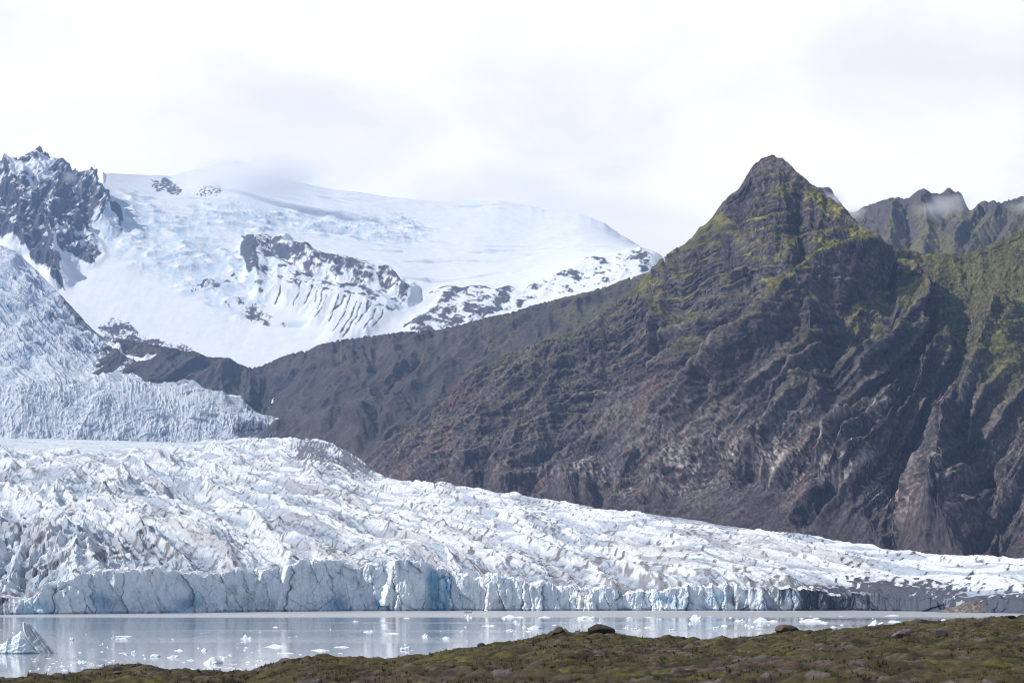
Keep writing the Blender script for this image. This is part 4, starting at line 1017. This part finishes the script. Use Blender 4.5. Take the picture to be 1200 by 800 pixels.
def build_floes():
    ms = [floe_mesh(i * 7 + 1, 1.0 + .4 * (i % 3)) for i in range(10)]
    def put(i, px, py, w, h, label, group):
        Y = CZ * F / (py - HZ); x = (px - CX) / F * Y
        o = bpy.data.objects.new('ice_floe', ms[i % len(ms)]); COL.objects.link(o)
        sw = w / F * Y / 2; sh = h / F * Y
        o.location = (x, Y, -.02 * sw); o.scale = (sw, sw * 1.1, sh); o.rotation_euler = (0, 0, 0 if i % 2 else math.pi)
        tag(o, label, 'ice floe', group)
    G = 'larger ice floes drifting on the lake'
    big = [(144, 745.5, 24, 1.2, 'thin flat white floe right of the big iceberg'), (143, 749, 17, 3, 'low lumpy floe just in front of a thin flat one'), (288, 748, 14, 4, 'small jagged white floe alone in calm water left of centre'),
           (323, 734.5, 7, 1.6, 'tiny bright floe near the ice front left of centre'), (182, 769, 15, 4.5, 'knobbly white floe in the brash ice near the left bank'), (203, 770, 18, 4, 'broad crumbling floe beside a knobbly one near the left bank'),
           (252, 777, 22, 8, 'tallest heap of white ice close to the bank'), (241, 762, 11, 3.5, 'small pale floe behind the tallest ice heap'), (324, 757.5, 32, 2.8, 'long low floe with a blue centre left of the bank rise'), (337, 765, 28, 2, 'long flat floe just before the bank starts to rise'),
           (157, 765, 8, 4, 'compact white chunk between the iceberg and the brash ice'), (138, 781, 16, 5, 'snowy floe touching the left bank'), (124, 785, 22, 5, 'wide white floe lying against the left bank'), (210, 762, 12, 2.5, 'thin grey white floe above the brash ice'),
           (84, 750, 6, 5, 'upright little chunk right of the tilted iceberg fin'), (432, 740, 16, 3, 'broad low floe in the middle of the calm water'), (463, 742, 20, 1.5, 'thin strip of ice below the bright cliff reflection'), (500, 745.5, 12, 4, 'domed white floe at mid lake'),
           (523, 748, 12, 2.5, 'flat floe right of the domed one at mid lake'), (376, 762, 33, 3.8, 'long ragged floe near the bank left of centre'), (400, 758, 20, 1.6, 'slim floe behind the long ragged one'), (475, 761, 14, 5, 'chunky floe almost touching the bank crest'),
           (599, 723, 28, 2.6, 'long thin floe near the ice front at centre'), (639, 723, 14, 2, 'short thin floe near the ice front right of centre'), (688, 724.5, 26, 4.6, 'large bright lumpy floe in front of the fluted cliff'), (573, 733, 20, 2.5, 'speckled low floe right of centre'),
           (629, 736, 18, 4, 'rounded floe above the boulder cluster'), (600, 738, 14, 1.5, 'thin floe left of the rounded one'), (816, 725, 18, 5, 'peaked white floe in front of the blue stained cliff'), (761, 723, 14, 1.6, 'narrow floe left of the peaked one'),
           (738, 724, 7, 2, 'small floe left of the narrow one'), (839, 736, 9, 3, 'bright small floe above the dip in the bank'), (894, 728, 30, 4, 'wide pale floe left of the brown boulder'), (951, 728, 28, 5, 'large white floe above and right of the brown boulder'),
           (760, 735, 11, 2, 'flat floe above the dip in the bank'), (734, 735.5, 8, 2, 'little floe right of the dark boulder'), (1048, 721.5, 21, 2, 'long pale blue floe near the dirty right snout'), (1029, 733, 24, 7.5, 'blue white block showing over the bank crest at right'),
           (1048, 728.5, 18, 2, 'thin floe behind the blue white block'), (966, 729.5, 14, 3, 'small floe right of the large white one'), (1106, 726, 6, 1.3, 'tiny floe near the far right bank'), (1115, 717, 4, 3.2, 'small bright chunk stranded beside the tan debris mound'),
           (416, 728, 7, 1.3, 'tiny floe in the reflection of the tall blue cliff'), (477, 724, 8, 1.6, 'small floe close to the tall pale cliff')]
    for i, (px, py, w, h, lb) in enumerate(big): put(i, px, py, w, h, lb, G)
    rr = random.Random(4)
    n = 0
    while n < 245:
        z = rr.random()
        if z < .62: px, py = rr.uniform(-40, 420), 788 - abs(rr.gauss(0, 10)) - 2; w = rr.uniform(1.5, 8)
        elif z < .8: px, py = rr.uniform(-40, 620), rr.uniform(735, 775); w = rr.uniform(1, 5)
        else: px, py = rr.uniform(540, 1060), rr.uniform(721, 740); w = rr.uniform(2, 9)
        if py > float(bank_crest(np.array([px]))[0][0]) + 2 or py < 721: continue
        if perlin(np.array([px / 45.]), np.array([py / 9.]), 98)[0] < -.1: continue
        put(rr.randrange(10), px, py, w, w * rr.uniform(.12, .35), 'small bit of white brash ice floating on the grey lake', 'bits of brash ice on the lake'); n += 1

def build_iceberg():
    Y0 = CZ * F / (765 - HZ); S = Y0 / F
    x = lambda p: (p - CX) * S
    z = lambda q: (765 - q) * S
    root = bpy.data.objects.new('iceberg', None); COL.objects.link(root); root.location = (x(30), Y0, 0)
    tag(root, 'big blue white iceberg with a tilted striped fin floating at far left', 'iceberg')
    # body: lofted along x, cross-section in depth
    xs = np.linspace(-14, 55, 170)
    top = np.interp(xs, [-14, -6, 0, 4, 8, 9.5, 10.5, 12, 15, 19, 23, 25, 28, 31, 34, 38, 44, 50, 55], [763, 757, 754, 753, 750, 746, 741, 746, 746, 743, 739, 738.5, 742, 745, 749, 754, 759, 763, 766])
    h = z(top) + .15 * perlin(xs / 3., xs * 0, 3)
    s = np.linspace(-1, 1, 90)
    Xg = x(xs)[None] * np.ones((90, 1)); D = 3.4 * (.6 + .5 * np.sin(np.clip((xs + 14) / 69, 0, 1) * np.pi))[None]
    prof = (1 - np.abs(s) ** 1.5)[:, None]
    Zg = h[None] * prof ** .8 - .9 * (1 - prof)
    Yg = Y0 + .6 + s[:, None] * D + 1.2 * (h[None] / 5) * (1 - prof) * -.6
    dn = .55 * fbm(Xg / 1.7, Yg / 1.2 + Zg, 4, 901)
    f1, f2, idv = worley(Xg / 1.6, Yg / 1.4 + Zg / 2, 91)
    Zg = Zg + (dn + .5 * (idv - .5)) * np.clip(prof * (1.2 - prof) * 2, 0, 1)
    Yg = Yg - dn * .8
    P = np.stack([Xg - x(30), Yg - Y0, Zg], 2).astype(f32)
    n = fbm(Xg / 2.5, Zg / 1.3, 4, 902)
    c = np.zeros(P.shape, f32) + np.array((.70, .80, .88), f32)
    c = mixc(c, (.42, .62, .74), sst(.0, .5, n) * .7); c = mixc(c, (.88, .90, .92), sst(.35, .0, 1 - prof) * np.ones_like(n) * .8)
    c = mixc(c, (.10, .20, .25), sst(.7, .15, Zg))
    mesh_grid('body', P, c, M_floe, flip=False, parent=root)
    # fin: a slab leaning to the right, striped face
    ou = [(28, 729), (30.5, 728.5), (34, 730), (40, 735.5), (46, 742), (53, 749), (60, 756), (66, 763), (64, 766.5), (52, 767), (46, 760), (39, 752), (34, 748), (31, 745), (30, 738)]
    # resample outline as left edge and right edge for a loft
    k = 80; m = 26
    t = np.linspace(0, 1, k)
    L_ = np.stack([np.interp(t, [0, .25, .45, .7, 1], [28.5, 30, 33, 41, 53]), np.interp(t, [0, .25, .45, .7, 1], [729, 738, 746, 756, 768])], 1)
    R_ = np.stack([np.interp(t, [0, .12, .3, .5, .75, 1], [29.5, 34, 42, 49, 59, 67]), np.interp(t, [0, .12, .3, .5, .75, 1], [728.5, 730, 738, 745.5, 756, 767]) ], 1)
    w = np.linspace(0, 1, m)
    A = L_[:, None] * (1 - w)[None, :, None] + R_[:, None] * w[None, :, None]
    fx, fz = x(A[..., 0]), z(A[..., 1])
    face_y = Y0 - 2.6 + w[None] * 1.2 + (fz / 9) * 1.5 
    stripe = perlin(w[None] * 9 + 0 * t[:, None], t[:, None] * 1.6 + 0 * w[None], 905)
    face_y = face_y + .18 * stripe + .25 * perlin(fx / 1.5, fz / 1.5, 906)
    bk = np.stack([fx - .9 + w[None] * .2, face_y + 1.9 - 1.0 * w[None], fz], 2)
    fr = np.stack([fx, face_y, fz], 2)
    ring = np.concatenate([fr, bk[:, ::-1]], 1); ring = np.concatenate([ring, ring[:, :1]], 1)
    c = np.zeros(ring.shape, f32) + np.array((.80, .86, .90), f32)
    stp = np.zeros(ring.shape[:2], f32); stp[:, :m] = sst(-.2, .5, stripe + .3 * fbm(w[None] * 14 + 0 * t[:, None], t[:, None] * 3 + 0 * w[None], 3, 907))
    fm = np.zeros(ring.shape[:2], f32); fm[:, 2:m] = 1
    c = mixc(c, (.42, .44, .50), fm * .7); c = mixc(c, (.22, .22, .26), stp * fm * .7)  # face shade painted as grey, left edge kept bright; stripes are its own
    ring = ring - np.array((x(30), Y0, 0))
    cap = np.repeat(ring[:1].mean(1, keepdims=True), ring.shape[1], 1)
    P = np.concatenate([cap, ring], 0).astype(f32); c = np.concatenate([c[:1], c], 0)
    mesh_grid('fin', P, c, M_floe, parent=root, flip=True)

def simple_mat(name, colr, rough=.6):
    m, nt, b = newmat(name)
    no = nt.nodes.new('ShaderNodeTexNoise'); no.inputs['Scale'].default_value = 4
    mx = nt.nodes.new('ShaderNodeMix'); mx.data_type = 'RGBA'
    mx.inputs[6].default_value = (*[k * .8 for k in colr], 1); mx.inputs[7].default_value = (*[min(1, k * 1.15) for k in colr], 1)
    nt.links.new(no.outputs[0], mx.inputs[0]); nt.links.new(mx.outputs[2], b.inputs['Base Color'])
    b.inputs['Roughness'].default_value = rough
    return m

def tube(name, path, r, mat, parent=None, seg=12):
    path = np.array(path, float); n = len(path)
    r = np.full(n, r) if np.isscalar(r) else np.array(r)
    T = np.gradient(path, axis=0); T /= np.linalg.norm(T, axis=1, keepdims=True)
    up = np.array((0, 0, 1.0)); S = np.cross(T, up); S /= np.linalg.norm(S, axis=1, keepdims=True) + 1e-9; U = np.cross(S, T)
    a = np.linspace(0, 2 * np.pi, seg + 1)
    P = path[:, None] + r[:, None, None] * (np.cos(a)[None, :, None] * S[:, None] + np.sin(a)[None, :, None] * U[:, None])
    return mesh_grid(name, P.astype(f32), None, mat, parent=parent)

def build_boat():
    Y = 1290.0; x0 = (548.5 - CX) / F * Y
    root = bpy.data.objects.new('boat', None); COL.objects.link(root); root.location = (x0, Y, 0)
    tag(root, 'tiny dark inflatable boat on the water below the fluted ice cliff', 'boat')
    dk = simple_mat('black_rubber', (.02, .022, .025)); gr = simple_mat('grey_deck', (.12, .12, .13)); wh = simple_mat('motor_cowl', (.30, .31, .32), .4)
    th = np.linspace(-1, 1, 40)
    path = []
    for t in th:   # U-shaped tube, bow at +x
        a = abs(t)
        if a < .35: ph = t / .35 * math.pi / 2; path.append((1.4 + 1.1 * math.cos(ph), .85 * math.sin(ph), .42 + .16 * math.cos(ph)))
        else: path.append((1.4 - (a - .35) / .65 * 4.0, .85 * (1 if t > 0 else -1), .40))
    rad = np.where(np.abs(th) > .97, .08, .27)
    tube('hull_tube', path, rad, dk, root)
    g = np.meshgrid(np.linspace(-2.5, 1.9, 14), np.linspace(-.7, .7, 8))
    mesh_grid('floor', np.stack([g[0], g[1], .16 + .05 * g[1] ** 2], 2).astype(f32), None, gr, parent=root)
    tube('outboard_motor', [(-2.9, 0, -.1), (-2.85, 0, .3), (-2.75, 0, .62), (-2.70, 0, .95), (-2.7, 0, 1.02)], [.07, .08, .18, .17, .03], wh, root)
    tube('seat', [(-.4, -.68, .5), (-.4, 0, .52), (-.4, .68, .5)], .13, gr, root, 8)
    tube('console', [(-1.2, 0, .2), (-1.2, 0, .95), (-1.15, .0, 1.15), (-1.15, .0, 1.18)], [.26, .24, .12, .02], wh, root, 8)

def build_waterfall(PR):
    # follow the ridge surface from pixel track
    qx, qy = proj(PR)
    tr = [(325, 462), (323.2, 464), (321.5, 466.5), (320.6, 469), (320, 471.5), (319, 473), (317, 474)]
    w = [.35, .6, .9, 1.3, 1.6, 1.8, 1.4]
    rows = []
    for i, (a, b) in enumerate(tr):
        k = np.argmin((qx - a) ** 2 + (qy - b) ** 2); p = PR.reshape(-1, 3)[k]
        rows.append(p)
    rows = np.array(rows)
    n = 30; t = np.linspace(0, len(tr) - 1, n)
    pth = np.stack([np.interp(t, range(len(tr)), rows[:, c]) for c in range(3)], 1)
    wd = np.interp(t, range(len(tr)), w) * 2.1
    g = np.linspace(-1, 1, 12)
    P = np.zeros((n, 12, 3), f32)
    P[..., 0] = pth[:, None, 0] + g[None] * wd[:, None]
    P[..., 1] = pth[:, None, 1] - 8 - 2.5 * (1 - g[None] ** 2) + .8 * perlin(g[None] * 4 + t[:, None] * 0, t[:, None] * 3 + g[None] * 0, 3)
    P[..., 2] = pth[:, None, 2]
    bk = P[:, ::-1].copy(); bk[..., 1] += 9
    P = np.concatenate([P, bk, P[:, :1]], 1)
    m = simple_mat('falling_water', (.78, .82, .86), .6)
    o = mesh_grid('waterfall', P, None, m)
    tag(o, 'thin white waterfall on the dark brown ridge left of centre', 'waterfall')

# ------------------------------------------------------------------ air
def build_haze():
    import bmesh
    def boxmesh(name, x0, x1, y0, y1, z0, z1, mat):
        bm = bmesh.new(); bmesh.ops.create_cube(bm, size=1)
        for v in bm.verts: v.co = ((x0 + x1) / 2 + v.co.x * (x1 - x0), (y0 + y1) / 2 + v.co.y * (y1 - y0), (z0 + z1) / 2 + v.co.z * (z1 - z0))
        me = bpy.data.meshes.new(name); bm.to_mesh(me); bm.free(); me.materials.append(mat)
        o = bpy.data.objects.new(name, me); COL.objects.link(o); return o
    m = bpy.data.materials.new('haze_air'); m.use_nodes = True; nt = m.node_tree; nt.nodes.clear()
    out = nt.nodes.new('ShaderNodeOutputMaterial'); v = nt.nodes.new('ShaderNodeVolumePrincipled')
    v.inputs['Color'].default_value = HAZE_COL; v.inputs['Density'].default_value = HAZE_D; v.inputs['Anisotropy'].default_value = .0
    nt.links.new(v.outputs[0], out.inputs['Volume'])
    o = boxmesh('haze', -16500, 16500, -16500, 16500, -4.6, 2500, m)
    tag(o, 'pale blue summer haze filling the valley', 'haze', kind='stuff')

def build_mist():
    m = bpy.data.materials.new('cloud_mist'); m.use_nodes = True; nt = m.node_tree; nt.nodes.clear()
    N = nt.nodes.new; L = nt.links.new
    out = N('ShaderNodeOutputMaterial'); v = N('ShaderNodeVolumePrincipled'); v.inputs['Color'].default_value = (1, 1, 1, 1); v.inputs['Anisotropy'].default_value = 0
    tc = N('ShaderNodeTexCoord')
    no = N('ShaderNodeTexNoise'); no.inputs['Scale'].default_value = 1.6; no.inputs['Detail'].default_value = 3; L(tc.outputs['Object'], no.inputs['Vector'])
    ln = N('ShaderNodeVectorMath'); ln.operation = 'LENGTH'; L(tc.outputs['Object'], ln.inputs[0])
    fo = N('ShaderNodeMapRange'); fo.inputs[1].default_value = 1.0; fo.inputs[2].default_value = .15; fo.inputs[3].default_value = -.45; fo.inputs[4].default_value = .45; L(ln.outputs['Value'], fo.inputs[0])
    ad = N('ShaderNodeMath'); L(no.outputs[0], ad.inputs[0]); L(fo.outputs[0], ad.inputs[1])
    mr = N('ShaderNodeMapRange'); mr.inputs[1].default_value = .45; mr.inputs[2].default_value = .95; mr.inputs[3].default_value = 0; L(ad.outputs[0], mr.inputs[0])
    oi = N('ShaderNodeObjectInfo'); sp = N('ShaderNodeSeparateColor'); L(oi.outputs['Color'], sp.inputs[0])
    mu = N('ShaderNodeMath'); mu.operation = 'MULTIPLY'; mu.inputs[1].default_value = .03; L(sp.outputs[0], mu.inputs[0]); L(mu.outputs[0], mr.inputs[4])
    L(mr.outputs[0], v.inputs['Density']); L(v.outputs[0], out.inputs['Volume'])
    va, fa = ico(3)
    me = mesh_tri('mist', va, fa, m)
    lst = [((1108, 241, 4150), 58, 22, 130, .32, 'small patch of cloud clinging to the jagged crest at upper right'),
           ((300, 206, 8700), 150, 42, 340, .44, 'broad bank of cloud lying over the ice cap saddle at upper left'),
           ((975, 236, 4400), 26, 20, 80, .6, 'wisp of cloud hiding the small spire behind the main peak'),
           ((82, 208, 7150), 18, 12, 120, .25, 'faint wisp of cloud on the right side of the snowy rock peak'),
           ((1215, 240, 4150), 50, 16, 90, .6, 'wisp of cloud drifting over the ridge at the right edge'),
           ((1000, 250, 4200), 26, 14, 80, .6, 'pale mist in the notch between the main peak and the back ridge')]
    for (p, rw, rh, rd, den, lb) in lst:
        o = bpy.data.objects.new('cloud_wisp', me); COL.objects.link(o)
        x, y, zz = W(*p); o.location = (x, y, zz); o.scale = (rw / F * y, rd, rh / F * y); o.color = (den, den, den, 1)
        tag(o, lb, 'cloud', 'wisps of cloud caught on the ridges')

# ------------------------------------------------------------------ light, sky, camera
SUN_AZ = math.radians(-94)      # measured from +Y towards +X
SUN_EL = math.radians(43)
SUN_STR = 4.7; SKY_STR = .09; EXPO = -.05
HAZE_COL = (.40, .60, 1.0, 1); HAZE_D = 4.2e-5

def build_light():
    d = (math.sin(SUN_AZ) * math.cos(SUN_EL), math.cos(SUN_AZ) * math.cos(SUN_EL), math.sin(SUN_EL))
    l = bpy.data.lights.new('sun', 'SUN'); l.energy = SUN_STR; l.angle = math.radians(.6); l.color = (1, .955, .89)
    o = bpy.data.objects.new('sun', l); COL.objects.link(o)
    from mathutils import Vector
    o.rotation_euler = Vector(d).to_track_quat('Z', 'Y').to_euler()
    w = bpy.data.worlds.new('World'); sc.world = w; w.use_nodes = True
    nt = w.node_tree; N = nt.nodes.new; L = nt.links.new
    bg = nt.nodes['Background']
    sky = N('ShaderNodeTexSky'); sky.sky_type = 'NISHITA'; sky.sun_disc = False; sky.sun_elevation = SUN_EL; sky.sun_rotation = SUN_AZ; sky.altitude = 0; sky.air_density = 1; sky.dust_density = .6; sky.ozone_density = 1.5
    bg.inputs['Strength'].default_value = SKY_STR
    # broken cloud: thick and sunlit low over the mountains ahead, thinner overhead and behind
    tc = N('ShaderNodeTexCoord')
    sep = N('ShaderNodeSeparateXYZ'); L(tc.outputs['Generated'], sep.inputs[0])
    mp = N('ShaderNodeMapping'); mp.inputs['Scale'].default_value = (1, 1, 2.6); L(tc.outputs['Generated'], mp.inputs[0])
    n1 = N('ShaderNodeTexNoise'); n1.inputs['Scale'].default_value = 5.5; n1.inputs['Detail'].default_value = 7; n1.inputs['Roughness'].default_value = .52; n1.inputs['Distortion'].default_value = .4; L(mp.outputs[0], n1.inputs['Vector'])
    # cover
    ahead = N('ShaderNodeMapRange'); ahead.inputs[1].default_value = .45; ahead.inputs[2].default_value = .85; L(sep.outputs['Y'], ahead.inputs[0])
    cov = N('ShaderNodeMapRange'); cov.inputs[1].default_value = .42; cov.inputs[2].default_value = .62; cov.inputs[3].default_value = 0; cov.inputs[4].default_value = .75; L(n1.outputs[0], cov.inputs[0])
    mx = N('ShaderNodeMath'); mx.operation = 'MAXIMUM'; L(ahead.outputs[0], mx.inputs[0]); L(cov.outputs[0], mx.inputs[1])
    cr = N('ShaderNodeValToRGB'); e = cr.color_ramp.elements
    e[0].position = .36; e[0].color = (12.7, 12.5, 12.05, 1); e[1].position = .60; e[1].color = (16.0, 15.7, 15.0, 1)
    L(n1.outputs[0], cr.inputs[0])
    dim = N('ShaderNodeMapRange'); dim.inputs[3].default_value = .55; dim.inputs[4].default_value = 1.0; L(ahead.outputs[0], dim.inputs[0])
    cs = N('ShaderNodeVectorMath'); cs.operation = 'SCALE'; L(cr.outputs[0], cs.inputs[0]); L(dim.outputs[0], cs.inputs['Scale'])
    m = N('ShaderNodeMix'); m.data_type = 'RGBA'; L(mx.outputs[0], m.inputs[0]); L(sky.outputs[0], m.inputs[6]); L(cs.outputs[0], m.inputs[7])
    L(m.outputs[2], bg.inputs['Color'])

def build_camera():
    c = bpy.data.cameras.new('camera'); c.sensor_width = 36; c.lens = 60; c.shift_y = (HZ - 400) / 1200; c.clip_end = 100000; c.clip_start = .5
    c.dof.use_dof = True; c.dof.focus_distance = 1600; c.dof.aperture_fstop = 2.4
    o = bpy.data.objects.new('camera', c); COL.objects.link(o); o.location = (0, 0, CZ); o.rotation_euler = (math.radians(90), 0, 0)
    sc.camera = o

import time
T0 = time.time()
def tick(s): print('TIME', s, round(time.time() - T0, 1), flush=True)
build_mountain(); tick('mountain')
PR = build_ridge(); build_waterfall(PR); tick('ridge')
build_back_ridge(); build_icecap(); tick('icecap')
build_icefall(); tick('icefall')
g = build_glacier(); build_cliff(g); tick('glacier')
build_water(); build_far_ground(); build_mound(); build_bank(); build_tufts(); tick('bank')
build_stones(); build_floes(); build_iceberg(); build_boat(); tick('things')
build_mist(); build_haze()
build_light(); build_camera()
sc.view_settings.view_transform = 'Standard'; sc.view_settings.look = 'None'; sc.view_settings.exposure = EXPO; sc.view_settings.gamma = 1
sc.render.engine = 'CYCLES'
sc.cycles.use_denoising = True; sc.cycles.filter_width = 1.0; sc.cycles.max_bounces = 12; sc.cycles.volume_bounces = 12; sc.cycles.diffuse_bounces = 3; sc.cycles.glossy_bounces = 3
sc.cycles.volume_step_rate = 1.0; sc.cycles.volume_max_steps = 64
